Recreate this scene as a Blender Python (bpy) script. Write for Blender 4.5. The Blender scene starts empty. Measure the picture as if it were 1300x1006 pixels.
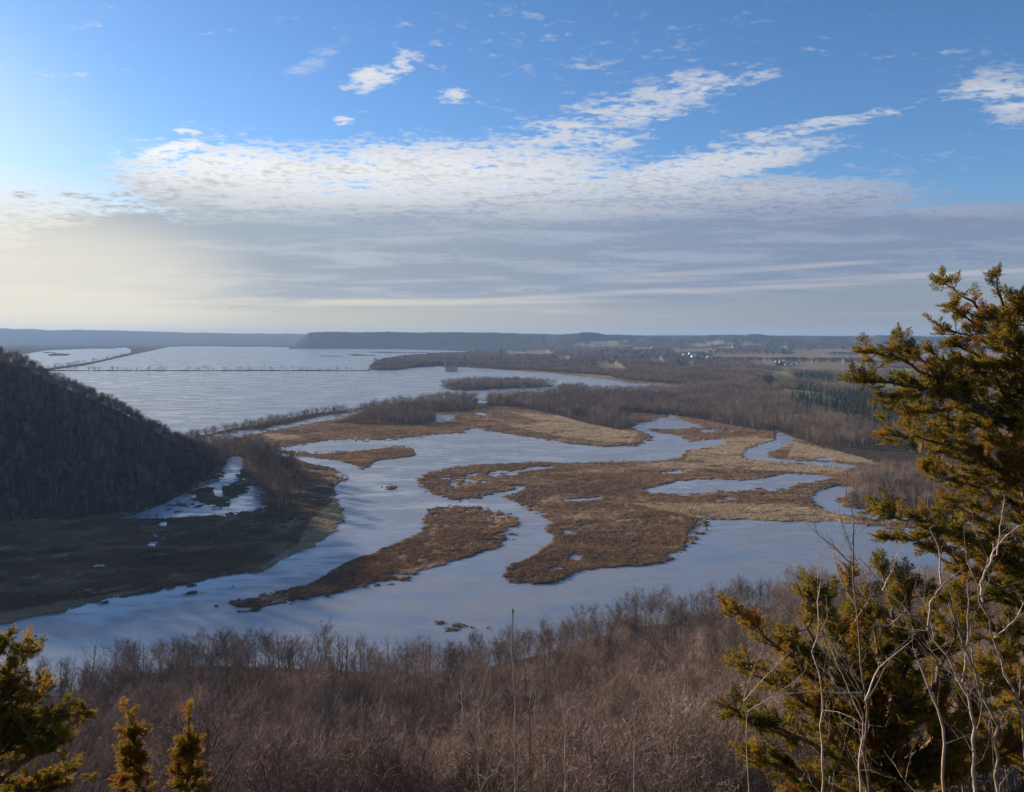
import bpy, math, random
import numpy as np
from mathutils import Vector
R = math.radians
rng = np.random.default_rng(7)
random.seed(7)
sc = bpy.context.scene
COL = sc.collection

# ------------------------------------------------------------------ camera
H, F = 141.0, 991.0                 # eye height over the water, focal length in px of a 1300 px wide photo
HX, HY = 650.0, 428.0               # where the horizon's centre lies
cam_d = bpy.data.cameras.new('camera'); cam = bpy.data.objects.new('camera', cam_d); COL.objects.link(cam)
cam.location = (0, 0, H); cam.rotation_euler = (R(90), 0, 0)
cam_d.sensor_width = 36; cam_d.lens = 36 * F / 1300
cam_d.shift_y = -(503 - HY) / 1300
cam_d.clip_start = 0.2; cam_d.clip_end = 90000
sc.camera = cam
sc.view_settings.view_transform = 'Standard'; sc.view_settings.look = 'None'
sc.view_settings.exposure = 0.85
sc.cycles.use_denoising = True
try: sc.cycles.denoiser = 'OPENIMAGEDENOISE'
except Exception: pass
sc.cycles.max_bounces = 5; sc.cycles.volume_bounces = 0; sc.cycles.transparent_max_bounces = 8
sc.cycles.caustics_reflective = False; sc.cycles.caustics_refractive = False
sc.cycles.sample_clamp_indirect = 4

SUN_AZ, SUN_EL = R(-52), R(12.4)
SUN = Vector((math.sin(SUN_AZ) * math.cos(SUN_EL), math.cos(SUN_AZ) * math.cos(SUN_EL), math.sin(SUN_EL)))

def at(x, y, D):
    """the point D metres ahead that the photo shows at (x, y)"""
    return Vector(((x - HX) / F * D, D, H - (y - HY) / F * D))

# ------------------------------------------------------------------ small helpers
def tag(o, label=None, cat=None, group=None, kind=None):
    if label: o['label'] = label
    if cat: o['category'] = cat
    if group: o['group'] = group
    if kind: o['kind'] = kind
    return o
def empty(name, loc, rz=0.0):
    o = bpy.data.objects.new(name, None); COL.objects.link(o)
    o.location = loc; o.rotation_euler = (0, 0, rz); o.empty_display_size = 0.5
    return o
def mesh_np(name, V, faces, mat=None, smooth=False, attrs=None, cols=None):
    """faces: int array (n,3) or (n,4)"""
    V = np.asarray(V, np.float32); faces = np.asarray(faces, np.int32)
    me = bpy.data.meshes.new(name)
    me.vertices.add(len(V)); me.vertices.foreach_set('co', V.ravel())
    n, k = faces.shape
    me.loops.add(n * k); me.loops.foreach_set('vertex_index', faces.ravel())
    me.polygons.add(n); me.polygons.foreach_set('loop_start', np.arange(0, n * k, k, dtype=np.int32))
    if smooth: me.polygons.foreach_set('use_smooth', np.ones(n, bool))
    for an, a in (attrs or {}).items():
        at_ = me.attributes.new(an, 'FLOAT', 'POINT'); at_.data.foreach_set('value', np.asarray(a, np.float32))
    for an, a in (cols or {}).items():
        at_ = me.attributes.new(an, 'FLOAT_COLOR', 'POINT')
        c = np.ones((len(V), 4), np.float32); c[:, :3] = a; at_.data.foreach_set('color', c.ravel())
    me.update(calc_edges=True)
    if mat: me.materials.append(mat)
    return me
def obj(name, me, parent=None, loc=None):
    o = bpy.data.objects.new(name, me); COL.objects.link(o)
    if parent: o.parent = parent
    if loc is not None: o.location = loc
    return o

# numpy noise
def _h(ix, iy, s):
    n = (ix.astype(np.int64) * 374761393 + iy.astype(np.int64) * 668265263 + s * 982451653) & 0x7fffffff
    n = ((n ^ (n >> 13)) * 1274126177) & 0x7fffffff
    return ((n ^ (n >> 16)) & 0xffff) / 65535.0
def vnoise(x, y, s=0):
    ix, iy = np.floor(x), np.floor(y); fx, fy = x - ix, y - iy
    fx = fx * fx * (3 - 2 * fx); fy = fy * fy * (3 - 2 * fy)
    a, b = _h(ix, iy, s), _h(ix + 1, iy, s); c, d = _h(ix, iy + 1, s), _h(ix + 1, iy + 1, s)
    return (a + (b - a) * fx) * (1 - fy) + (c + (d - c) * fx) * fy
def fbm(x, y, o=4, s=0, g=0.5):
    t, a, n = 0.0, 1.0, 0.0
    for k in range(o):
        t = t + a * vnoise(x * 2 ** k + 17.3 * k, y * 2 ** k - 9.1 * k, s + k); n += a; a *= g
    return t / n
def sstep(a, b, x):
    t = np.clip((x - a) / (b - a), 0, 1); return t * t * (3 - 2 * t)

# ------------------------------------------------------------------ the map: outlines of water, marsh and woods on the flat valley floor
# map coordinates (mx, my): the bearing and the distance of a point of the valley floor; my = HY + F*H/distance
RX0, RY0, SS = -420, 429, 2
RW, RH = (1760 - RX0) * SS, (905 - RY0) * SS
def raster(polys_on, val=True, base=None):
    m = np.zeros((RH, RW), bool) if base is None else base
    for P in polys_on:
        P = np.array(P, float); x = (P[:, 0] - RX0) * SS; y = (P[:, 1] - RY0) * SS
        x2, y2 = np.roll(x, -1), np.roll(y, -1)
        for r in range(max(0, int(y.min())), min(RH, int(y.max()) + 2)):
            yc = r + .5
            c = ((y <= yc) & (y2 > yc)) | ((y2 <= yc) & (y > yc))
            if not c.any(): continue
            xs = np.sort(x[c] + (yc - y[c]) / (y2[c] - y[c]) * (x2[c] - x[c]))
            for a, b in zip(xs[::2], xs[1::2]):
                i, j = int(np.ceil(a - .5)), int(np.ceil(b - .5))
                m[r, max(0, i):max(0, j)] = val
    return m
def blur(m, n=1):
    m = m.astype(np.float32)
    for _ in range(n):
        p = np.pad(m, 1, mode='edge')
        m = (p[1:-1, :-2] + 2 * p[1:-1, 1:-1] + p[1:-1, 2:]) / 4
        p = np.pad(m, 1, mode='edge')
        m = (p[:-2, 1:-1] + 2 * p[1:-1, 1:-1] + p[2:, 1:-1]) / 4
    return m
def boxblur(m, rx, ry):
    m = m.astype(np.float64)
    for _ in range(2):
        for ax, r in ((1, rx), (0, ry)):
            p = np.pad(m, [(r + 1, r) if a == ax else (0, 0) for a in (0, 1)], mode='edge').cumsum(ax); n = p.shape[ax]; k = 2 * r + 1
            m = (np.take(p, range(k, n), ax) - np.take(p, range(0, n - k), ax)) / k
    return m.astype(np.float32)
def sample(m, mx, my):
    u = np.clip((mx - RX0) * SS - .5, 0, RW - 1.001); v = np.clip((my - RY0) * SS - .5, 0, RH - 1.001)
    i, j = u.astype(int), v.astype(int); fu, fv = u - i, v - j
    return (m[j, i] * (1 - fu) + m[j, i + 1] * fu) * (1 - fv) + (m[j + 1, i] * (1 - fu) + m[j + 1, i + 1] * fu) * fv

LAKE = [(-420, 470), (57, 471), (110, 464), (160, 452.5), (215, 440.6), (240, 440), (330, 440.5), (400, 441.5), (480, 443), (560, 445),
        (600, 446.5), (545, 449.5), (510, 453), (484, 457), (470, 463), (468, 470), (485, 470.5), (505, 470), (530, 466.5), (560, 465.5),
        (600, 467), (640, 470), (700, 474), (745, 479), (800, 486), (872, 489.5), (850, 493), (813, 496), (770, 497), (745, 496.5), (735, 492), (722, 491), (712, 494), (705, 500),
        (670, 503), (620, 506), (603, 507), (575, 506), (540, 508), (500, 513), (464, 517), (440, 519), (400, 524), (350, 533), (300, 543),
        (250, 553), (230, 557), (150, 570), (-420, 600)]
WLEFT = [(-420, 452), (20, 452), (60, 445), (110, 443.2), (165, 443.2), (166, 448), (120, 459), (60, 468), (-420, 469)]
CHAN = [(236, 561), (257, 555), (300, 549), (338, 544), (380, 536), (409, 529), (440, 525), (463, 519), (470, 519), (440, 530), (406, 535),
        (338, 548.5), (291, 557), (271, 560), (240, 566)]
RIVER = [(349, 569), (372, 566), (406, 561), (441, 558), (475, 559), (501, 558), (530, 555), (552, 553), (589, 549), (598, 545), (606, 544),
         (630, 549), (660, 554), (688, 558), (721, 563), (745, 566), (772, 568), (806, 566.5), (823, 559), (828, 554), (811, 546),
         (800, 543), (820, 537), (837, 532), (853, 527), (858, 525), (861, 532), (880, 538), (898, 542), (868, 544.5), (822, 544.5),
         (834, 549), (864, 554), (874, 562), (895, 559), (915, 558), (922, 563), (905, 567), (878, 571), (870, 576), (880, 610), (1000, 648),
         (1110, 656), (1760, 700), (1760, 905), (-420, 905), (-420, 870), (-100, 815), (0, 791), (34, 784), (85, 774), (130, 764), (169, 755),
         (215, 748), (250, 741.5), (298, 729), (332, 728), (345, 718), (372, 704), (398, 693), (416, 681), (428, 669), (435, 655),
         (434, 645), (427, 632), (422, 620), (430, 612), (441, 607), (438, 602), (427, 599), (415, 594), (400, 590), (385, 585), (369, 580.5), (352, 576)]
ISLE_C = [(345, 572), (359, 573), (400, 575), (440, 574), (468, 571), (484, 568.5), (501, 567), (517, 568), (525, 571), (529, 578), (515, 581),
          (501, 583), (481, 585), (470, 590), (461, 595), (450, 591), (434, 587), (418, 584), (400, 582), (372, 578), (350, 575)]
ISLE_R = [(534, 605), (545, 600), (569, 595), (590, 591), (610, 589), (650, 587.5), (688, 587), (730, 588), (772, 587), (810, 586.5),
          (840, 585), (861, 581), (870, 573), (905, 566), (960, 575), (1110, 620), (1420, 640), (1420, 690), (1300, 682), (1180, 672), (1110, 669),
          (1063, 662), (1022, 663), (980, 661), (945, 660), (915, 659), (884, 662), (881, 672), (890, 681), (878, 692), (860, 701),
          (852, 712), (840, 716), (809, 720), (790, 719), (772, 721), (748, 724), (725, 730), (705, 738), (684, 741.5), (665, 738), (647, 738), (640, 728),
          (650, 720), (664, 713), (680, 705), (691, 696), (701, 690), (705, 681), (695, 671), (698, 660), (688, 653), (671, 646), (658, 640), (644, 635), (640, 630),
          (650, 627), (660, 623), (671, 613.5), (660, 616), (650, 623), (630, 626), (617, 629), (608, 633), (600, 634), (573, 634), (560, 631), (549, 627), (540, 621), (534, 615), (530, 610)]
SPIT = [(257, 775), (280, 770), (305, 765), (318, 760), (350, 753), (382, 745), (400, 738), (420, 728), (447, 713), (475, 702), (505, 690), (535, 676),
        (541, 662), (543, 647), (560, 644), (603, 644), (620, 646), (633, 650), (648, 656), (658, 662), (652, 668), (640, 669), (637, 673), (645, 684), (633, 696),
        (610, 704), (583, 713), (560, 719), (535, 725), (520, 733), (495, 739), (468, 741), (435, 749), (405, 756), (370, 763), (325, 774), (308, 773), (298, 768)]
BACKW = [(291, 580), (308, 578), (309, 590), (303, 600), (298, 613), (316, 617), (332, 620), (334, 634), (336, 647), (310, 651), (288, 654), (245, 657), (203, 658.5),
         (150, 658), (185, 648), (203, 640), (220, 622), (250, 617), (271, 613), (280, 605), (283, 595)]
BW1 = [(281, 619), (298, 615), (315, 617), (320, 624), (306, 629), (292, 635), (284, 630)]
BW2 = [(238, 622), (255, 621), (270, 620), (273, 630), (285, 636), (289, 642), (278, 648), (266, 645), (258, 640), (245, 632)]
PONDM = [(817, 621), (840, 615), (861, 612), (885, 609), (912, 608), (940, 610), (962, 608), (985, 605), (1000, 602), (1015, 602), (1033, 603), (1050, 605), (1057, 608), (1035, 611),
         (1017, 613), (1000, 619), (983, 625), (965, 623), (949, 622), (930, 625), (912, 624), (890, 627), (868, 629), (840, 628), (827, 626)]
CREEK = [(984, 543), (989, 549), (1006, 556), (1010, 561), (1003, 565), (988, 569), (976, 574), (971, 580), (989, 584), (1012, 586), (1037, 586.5), (1060, 588), (1088, 592), (1084, 596),
         (1060, 593), (1037, 591), (1000, 588), (969, 585.5), (950, 584), (942, 580), (949, 571), (970, 564), (985, 558), (985, 550)]
LOOP = [(1030, 632), (1038, 624), (1050, 619), (1065, 616), (1078, 616), (1083, 622), (1070, 629), (1064, 637), (1074, 645), (1105, 649), (1190, 654), (1260, 658), (1420, 668), (1420, 674),
        (1260, 667), (1190, 664), (1115, 661), (1078, 654), (1055, 650), (1040, 645), (1030, 638)]
SMALLW = [[(550, 529), (560, 526), (575, 527), (577, 533), (563, 536), (552, 534)], [(603, 524), (620, 525), (620, 528), (604, 527.5)], [(606, 508), (619, 508), (619, 512), (606, 511.5)],
          [(568, 613), (600, 610), (606, 612), (585, 616), (570, 616)], [(618, 601), (640, 598), (652, 600), (635, 604), (620, 604)],
          [(712, 636), (740, 633), (766, 632), (768, 634), (740, 637), (715, 638)], [(1034, 582), (1048, 581), (1058, 584), (1050, 586), (1037, 584)],
          [(905, 635), (930, 633), (935, 635), (910, 637)], [(787, 642), (800, 641), (800, 643), (788, 644)], [(905, 531), (918, 530), (919, 533), (906, 533)],
          [(640, 600), (680, 593), (720, 592), (690, 595), (650, 602)], [(880, 546), (925, 547), (930, 548.5), (890, 548.5)], [(835, 600), (870, 598), (872, 600), (840, 602)],
          [(112, 718), (135, 717), (138, 720), (115, 721)], [(184, 689), (195, 688), (196, 690.5), (185, 691)], [(200, 664), (212, 661), (215, 666), (204, 668)],
          [(-420, 432.8), (18, 433), (20, 434.3), (-420, 434.3)], [(200, 434), (224, 433.6), (226, 435), (206, 435.4)], [(232, 435.3), (250, 435.2), (250, 436.2), (234, 436.2)],
          [(145, 442), (161, 441.6), (161, 442.8), (145, 443)], [(715, 676), (728, 674), (724, 679), (714, 681)], [(722, 706), (738, 708), (733, 714), (720, 712)]]
ISLE_B = [(560, 489), (575, 486.5), (600, 485), (650, 485), (690, 486.5), (708, 490), (700, 492), (670, 493), (640, 494), (612, 496), (590, 496.5), (570, 495), (562, 492)]
SMALLL = [[(562, 470.6), (568, 469.6), (577, 469.5), (584, 470.6), (577, 471.8), (568, 471.8)],
          [(60, 450), (75, 448.5), (92, 449.5), (85, 452), (62, 452)], [(55, 447), (72, 447.5), (70, 448.6), (54, 448.6)],
          [(440, 450.3), (452, 449.6), (466, 450.8), (478, 451), (478, 452.2), (450, 452)], [(400, 452.3), (436, 452), (437, 452.9), (400, 453.1)], [(470, 447), (545, 447.6), (545, 448.6), (470, 448.2)],
          [(488, 617), (496, 616), (502, 618.5), (498, 621), (489, 620.5)]]
L3 = [(55, 469.8), (260, 469.8), (470, 470.0), (470, 471.5), (260, 471.4), (55, 471.4)]
L1 = [(228, 560), (250, 554), (300, 544), (350, 534), (400, 525), (440, 519.5), (440, 524), (409, 528), (380, 535), (338, 543), (300, 548), (257, 554.5), (236, 560)]
Wm = raster([LAKE, WLEFT, CHAN, RIVER, BACKW] + SMALLW)
Wm = raster([ISLE_C, ISLE_R, SPIT, ISLE_B, BW1, BW2, L3, L1] + SMALLL, False, Wm)
Wm = raster([PONDM, CREEK, LOOP] + SMALLW[3:9] + SMALLW[10:14] + SMALLW[-2:], True, Wm)
WATER = blur(Wm, 1); WATERB = boxblur(Wm, 8, 4); WATERM = boxblur(Wm, 5, 2)
# shallows with broken reed beds: the shore is frayed more here
FRAY = blur(raster([[(553, 790), (600, 788), (640, 790), (630, 799), (590, 806), (555, 803)], [(228, 752), (260, 745), (298, 740), (296, 746), (262, 752), (232, 756)],
                    [(205, 640), (225, 624), (250, 622), (262, 645), (240, 652), (195, 658)], [(303, 598), (330, 600), (338, 615), (318, 618), (300, 612)], [(240, 608), (275, 598), (275, 612), (240, 622)], [(290, 764), (330, 760), (330, 776), (285, 778)], [(425, 598), (445, 603), (440, 618), (420, 616)],
                    [(640, 720), (700, 712), (745, 724), (690, 744), (635, 738)], [(880, 660), (905, 660), (892, 685), (845, 716), (830, 716), (870, 690)], [(600, 640), (662, 656), (655, 690), (600, 700), (640, 670)],
                    [(300, 768), (325, 762), (330, 772), (300, 776)], [(560, 606), (640, 596), (650, 606), (575, 620)], [(460, 735), (540, 722), (520, 740), (460, 746)]]), 3)
WOOD_A = [(468, 470), (484, 458), (510, 454), (545, 451), (600, 448), (600, 430), (1760, 430), (1760, 605), (1300, 602), (1159, 589), (1121, 588), (1088, 580), (1037, 566), (1017, 558), (1003, 556), (983, 547),
          (962, 547), (878, 531), (844, 527), (800, 524), (772, 527), (800, 534), (809, 544), (789, 547), (749, 539), (705, 527), (654, 517), (618, 516), (618, 507), (670, 504), (706, 501), (713, 494), (735, 492.5), (746, 497), (780, 498),
          (830, 496), (864, 492), (874, 489.5), (800, 483), (745, 476), (700, 472), (640, 468.5), (600, 466), (560, 464), (530, 466), (505, 469.5), (485, 470.5)]
WOOD_S = [(415, 538), (441, 538), (480, 540), (529, 540), (556, 535), (549, 524), (603, 522), (606, 505), (589, 502), (560, 504), (542, 508), (500, 514), (485, 516), (464, 520), (450, 530)]
WOOD_R = [(1081, 646), (1083, 622), (1100, 606), (1125, 600), (1200, 603), (1420, 612), (1420, 664), (1300, 658), (1190, 652), (1100, 648)]
WOOD_M = [(311, 583), (330, 580), (355, 583), (366, 600), (386, 618), (384, 640), (365, 648), (350, 646), (335, 632), (322, 612)]
WOODm = raster([WOOD_A, WOOD_S, WOOD_R, ISLE_B, SMALLL[0], [(-420, 430), (380, 434), (380, 439.5), (240, 439), (166, 442.5), (-420, 443)]])
PINE = [[(1003, 507), (1040, 502), (1090, 501), (1150, 503), (1215, 515), (1215, 548), (1150, 548), (1110, 545), (1075, 536), (1040, 526), (1010, 518)], [(1008, 478), (1030, 475), (1058, 477), (1058, 487), (1012, 487)],
        [(962, 482), (978, 481), (990, 490), (978, 494)], [(983, 458), (1006, 456), (1010, 465), (985, 467)], [(1008, 492), (1050, 494), (1050, 498), (1015, 497)]]
PINEm = blur(raster(PINE), 2)
GREEN = [[(985, 493), (1037, 498), (1070, 502), (1064, 505), (1017, 504), (995, 500)], [(1040, 478), (1078, 479), (1090, 484), (1060, 485), (1042, 484)], [(968, 470), (1000, 472), (1012, 477), (990, 478), (970, 474)], [(886, 455), (894, 454), (896, 458), (887, 458)],
         [(1128, 468), (1200, 470), (1200, 473), (1130, 472)], [(1100, 487), (1170, 488), (1170, 492), (1105, 491)]]
TANF = [[(751, 464), (780, 464), (802, 466.5), (790, 468), (755, 466)], [(815, 458), (838, 458), (842, 460), (820, 460)], [(703, 455), (722, 456), (720, 459), (705, 458.5)], [(735, 477), (775, 479), (800, 484.5), (850, 487), (790, 486), (745, 479.5)],
        [(905, 452.5), (1105, 453.5), (1105, 455.5), (905, 454.7)], [(940, 461), (1000, 462), (1105, 463), (1105, 468), (1020, 468), (950, 464)], [(1215, 481), (1420, 480), (1420, 492), (1225, 490)], [(1128, 450), (1420, 450), (1420, 453), (1128, 452.5)],
        [(1110, 458), (1300, 457), (1300, 462), (1120, 461)], [(745, 440), (790, 439), (800, 441), (750, 442)], [(800, 444), (824, 442.5), (826, 445), (802, 446)], [(905, 443), (925, 441.5), (930, 445), (907, 445.5)], [(980, 443), (992, 441.5), (998, 444.5), (982, 445)],
        [(640, 447), (690, 446.5), (700, 448.5), (640, 449)], [(850, 447), (900, 446), (905, 448), (852, 449)], [(1000, 448), (1090, 446.5), (1095, 448.5), (1002, 449.5)], [(860, 463), (880, 463), (878, 466), (862, 466)]]
L2 = [(50, 471.5), (110, 464.5), (160, 453.5), (215, 441.5), (240, 439.6), (236, 438.2), (215, 439), (160, 449.5), (110, 460.5), (50, 468.5)]
DARK = blur(raster([L1, L3, L2]), 1)
TANF = [[(a + (a - sum(q[0] for q in P) / len(P)) * .12, b_ + (b_ - sum(q[1] for q in P) / len(P)) * .5) for a, b_ in P] for P in TANF]
def nearer(P):   # a field runs on towards us behind the trees that hide its near edge
    c = sum(q[1] for q in P) / len(P); return [(a, b_ + (.11 * (b_ - 428) if b_ > c else 0)) for a, b_ in P]
TANF = [nearer(P) for P in TANF]; GREEN = [nearer(P) for P in GREEN]
GREENm = blur(raster(GREEN), 1); TANm = blur(raster(TANF), 1)
WOODm &= ~(raster(GREEN + TANF)); WOODF = blur(WOODm, 1)
# pale sandy grass on the marsh
SAND = blur(raster([[(395, 660), (420, 640), (440, 610), (420, 600), (445, 604), (440, 650), (425, 690), (340, 730), (330, 722), (380, 690)], [(880, 560), (960, 555), (1000, 560), (960, 575), (1010, 590), (1090, 592), (1060, 602), (900, 595), (800, 592), (870, 585)],
                    [(1010, 562), (1090, 580), (1120, 592), (1090, 588), (1000, 580)], [(640, 540), (740, 536), (810, 550), (800, 564), (720, 556)], [(335, 552), (360, 550), (385, 556), (350, 560)], [(-100, 800), (0, 782), (100, 762), (200, 746), (100, 775), (0, 795)],
                    [(500, 728), (560, 712), (600, 712), (530, 728), (505, 738)], [(800, 640), (1000, 640), (1060, 650), (1100, 668), (900, 662)], [(650, 524), (720, 528), (760, 540), (700, 540)]]), 5)

def shore(mx):   # distance of the near river bank, below the bluff wood
    return np.interp(mx, [-400, 0, 100, 250, 400, 500, 620, 690, 740, 800, 860, 900, 960, 1002, 1100, 1300, 1700], [280, 297, 312, 334, 330, 326, 332, 346, 358, 376, 384, 396, 400, 416, 425, 440, 450])

def terrain(X, D):
    X = np.asarray(X, float); D = np.asarray(D, float)
    Dp = np.maximum(D, 30.0)
    mx = HX + F * X / Dp; my = HY + F * H / Dp
    wx = mx + (fbm(X / 9, D / 9, 3, 5) - .5) * 5 * np.clip(400 / Dp, 0, 1.5) + (fbm(X / 40, D / 40, 3, 9) - .5) * 6 * np.clip(600 / Dp, 0.2, 1.2)
    wy = my + (fbm(X / 14, D / 14, 3, 15) - .5) * 3.5 * np.clip(500 / Dp, 0, 1.5) + (fbm(X / 60, D / 60, 2, 19) - .5) * 3 * np.clip(600 / Dp, .2, 1.2)
    w = sample(WATER, wx, wy)
    fr = sample(FRAY, mx, my)
    nz = fbm(X / 9, D / 7, 4, 21, .68) - .5
    wb = sample(WATERB, wx, wy); near = D < 2400
    w = np.where(near, sample(WATERM, wx, wy), w); w = w + (wb - w) * np.clip(fr * 1.2, 0, .9) * near
    patchy = sstep(.4, .62, fbm(X / 90, D / 60, 3, 27)); nz2 = fbm(X / 4, D / 5, 3, 23, .7) - .5
    open_ = np.maximum(sstep(.985, .86, wb), sstep(.25, .5, sample(FRAY, mx, my)))
    w = w + (nz * (1.2 + 2.0 * patchy + 2.0 * fr) + nz2 * (.8 + 1.2 * patchy + .8 * fr)) * near * np.where(w > .5, open_, .55 + .45 * np.maximum(sstep(.0, .16, wb), sstep(.2, .4, sample(FRAY, mx, my))))
    w = np.where(my > 466, w, sample(WATER, mx, my))
    # outside the map: land far away
    w = np.where(D > 30000, 0, w)
    S = shore(mx)
    w = np.where(D < S, 0, w)
    bank = np.clip((.5 - w) * 4.5, -1, 1)
    marsh = D < 2600
    bump = (fbm(X / 3.0, D / 4.0, 3, 31, .6) - .5)
    lo = np.where(bank > 0, .12 + bank * (.4 + .3 * bump) + marsh * bank * (bump * .6 + (fbm(X / 25, D / 25, 3, 35) - .5) * .8), bank * 1.2)
    # bluff under the camera
    dn = np.where(D < 20, D, 20 + (D - 20) * 310 / (S - 20))
    zb = np.interp(dn, [-2000, -300, -3, 1.6, 4, 20, 50, 100, 180, 260, 305, 330, 360], [150, 145, 139.5, 139.3, 136.9, 121, 97, 66, 34, 11, 3, .6, 0])
    zb = zb + np.where(D < S, (fbm(X / 30, D / 30, 3, 41) - .5) * 6 * np.clip((S - D) / 80, 0, 1) * np.clip((D - 5) / 60, 0, 1), 0)
    z = np.where(D < S, np.maximum(zb, .5), lo)
    # the hill on the left
    hc = np.interp(mx, [-1500, -900, -420, -190, -50, 0, 30, 60, 100, 150, 200, 240, 280], [60, 120, 160, 152, 127, 116, 109, 93, 78, 58, 33, 14, 0])
    df = np.interp(mx, [-600, 0, 170, 210, 240, 270, 290], [560, 585, 615, 659, 709, 789, 845])
    t = np.clip((D - df) / (850 - df), 0, 1); tb = np.clip(1 - (D - 850) / (60 + 320 * np.clip(hc / 70, 0, 1)), 0, 1)
    gull = (fbm(mx / 26, D / 300, 3, 51) - .5)
    prof = np.where(D < 850, t ** .9 * (1.0 + .25 * np.sin(np.pi * t)) , np.sin(tb * np.pi / 2))
    prof = np.minimum(prof, 1.0)
    zh = hc * prof + gull * 40 * np.sin(np.pi * np.clip(prof, 0, 1)) * np.clip(hc / 60, 0, 1)
    z = np.where((mx < 290) & (t > 0) & (D < 1230) & (D > 500) & (zh > .6), np.maximum(z, zh), z)
    # farmland swelling on the right, then the ridges
    roll = sstep(2600, 7000, D) * sstep(640, 800, mx) * (fbm(X / 900, D / 900, 4, 61) * 34)
    z = z + np.where(bank > 0, roll * np.clip(bank, 0, 1), 0)
    top = np.interp(mx, [-2000, 368, 378, 392, 420, 500, 560, 640, 690, 740, 800, 850, 900, 940, 1000, 1060, 1200, 1300, 2600], [441, 441, 435, 424, 422.8, 423.2, 422.8, 424, 426.2, 425.6, 427.2, 428.6, 427.4, 426.6, 428.4, 429.8, 430.2, 431, 433])
    Dc = 10400.0
    zc = H - (top - HY) * Dc / F
    foot = np.interp(mx, [0, 640, 760, 900, 1300], [9300, 8900, 7600, 7000, 7000])
    t = sstep(0, 1, (D - foot) / (Dc - foot))
    val = fbm(X / 620, D / 1500, 4, 71, .55); cut = np.clip((val - .42) * 2.6, 0, 1)
    ramp = np.clip(t * 1.0, 0, 1) * np.where(D < Dc, np.clip(.35 + .65 * np.maximum(t, cut * sstep(640, 760, mx)), 0, 1), 1)
    zr = np.maximum(zc, 0) * np.where(mx > 376, ramp, ramp * sstep(366, 380, mx))
    zr = zr + np.where(mx > 690, (np.abs(fbm(X / 900, D / 1000, 4, 75, .6) - .5) * 4 - .35) * 95 * t * np.where(D < Dc, 1, 0), 0) * (1 - .8 * sstep(.85, 1, t))
    z = np.where((D > foot) & (mx > 366), np.maximum(z, zr), z)
    # far ridge across the river on the left and a last one behind
    top2 = np.interp(mx, [-2000, -200, 0, 60, 130, 170, 240, 330, 400, 2600], [415, 415, 417.5, 419.8, 420.3, 421.4, 423, 424.4, 425.5, 431]) + (fbm(mx / 22, mx * 0, 3, 77) - .5) * 1.2
    z2 = H - (top2 - HY) * 19000 / F
    t2 = sstep(14500, 19000, D)
    z = np.where(D > 14500, np.maximum(z, z2 * t2 + (fbm(X / 900, D / 1800, 4, 79) - .5) * 90 * t2 * (1 - t2)), z)
    # canopy of the woods too far off to plant tree by tree
    wood = sample(WOODF, mx, my); pine = sample(PINEm, mx, my)
    far = sstep(3500, 3900, D) * (wood > .5) * (bank > 0) * (D < 8600)
    z = z + far * (7 + 16 * fbm(X / 22, D / 60, 3, 81, .7) * (.6 + .8 * vnoise(X / 160, D / 260, 83)))
    hills = ((D > 8800) & (D < 30000))
    z = z + hills * (z > 12) * (fbm(X / 110, D / 160, 4, 85, .65) * 20 + (fbm(X / 420, D / 500, 3, 87) - .5) * 30 * sstep(9300, 10300, D))
    return z, mx, my, w, bank, wood, pine

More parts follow.
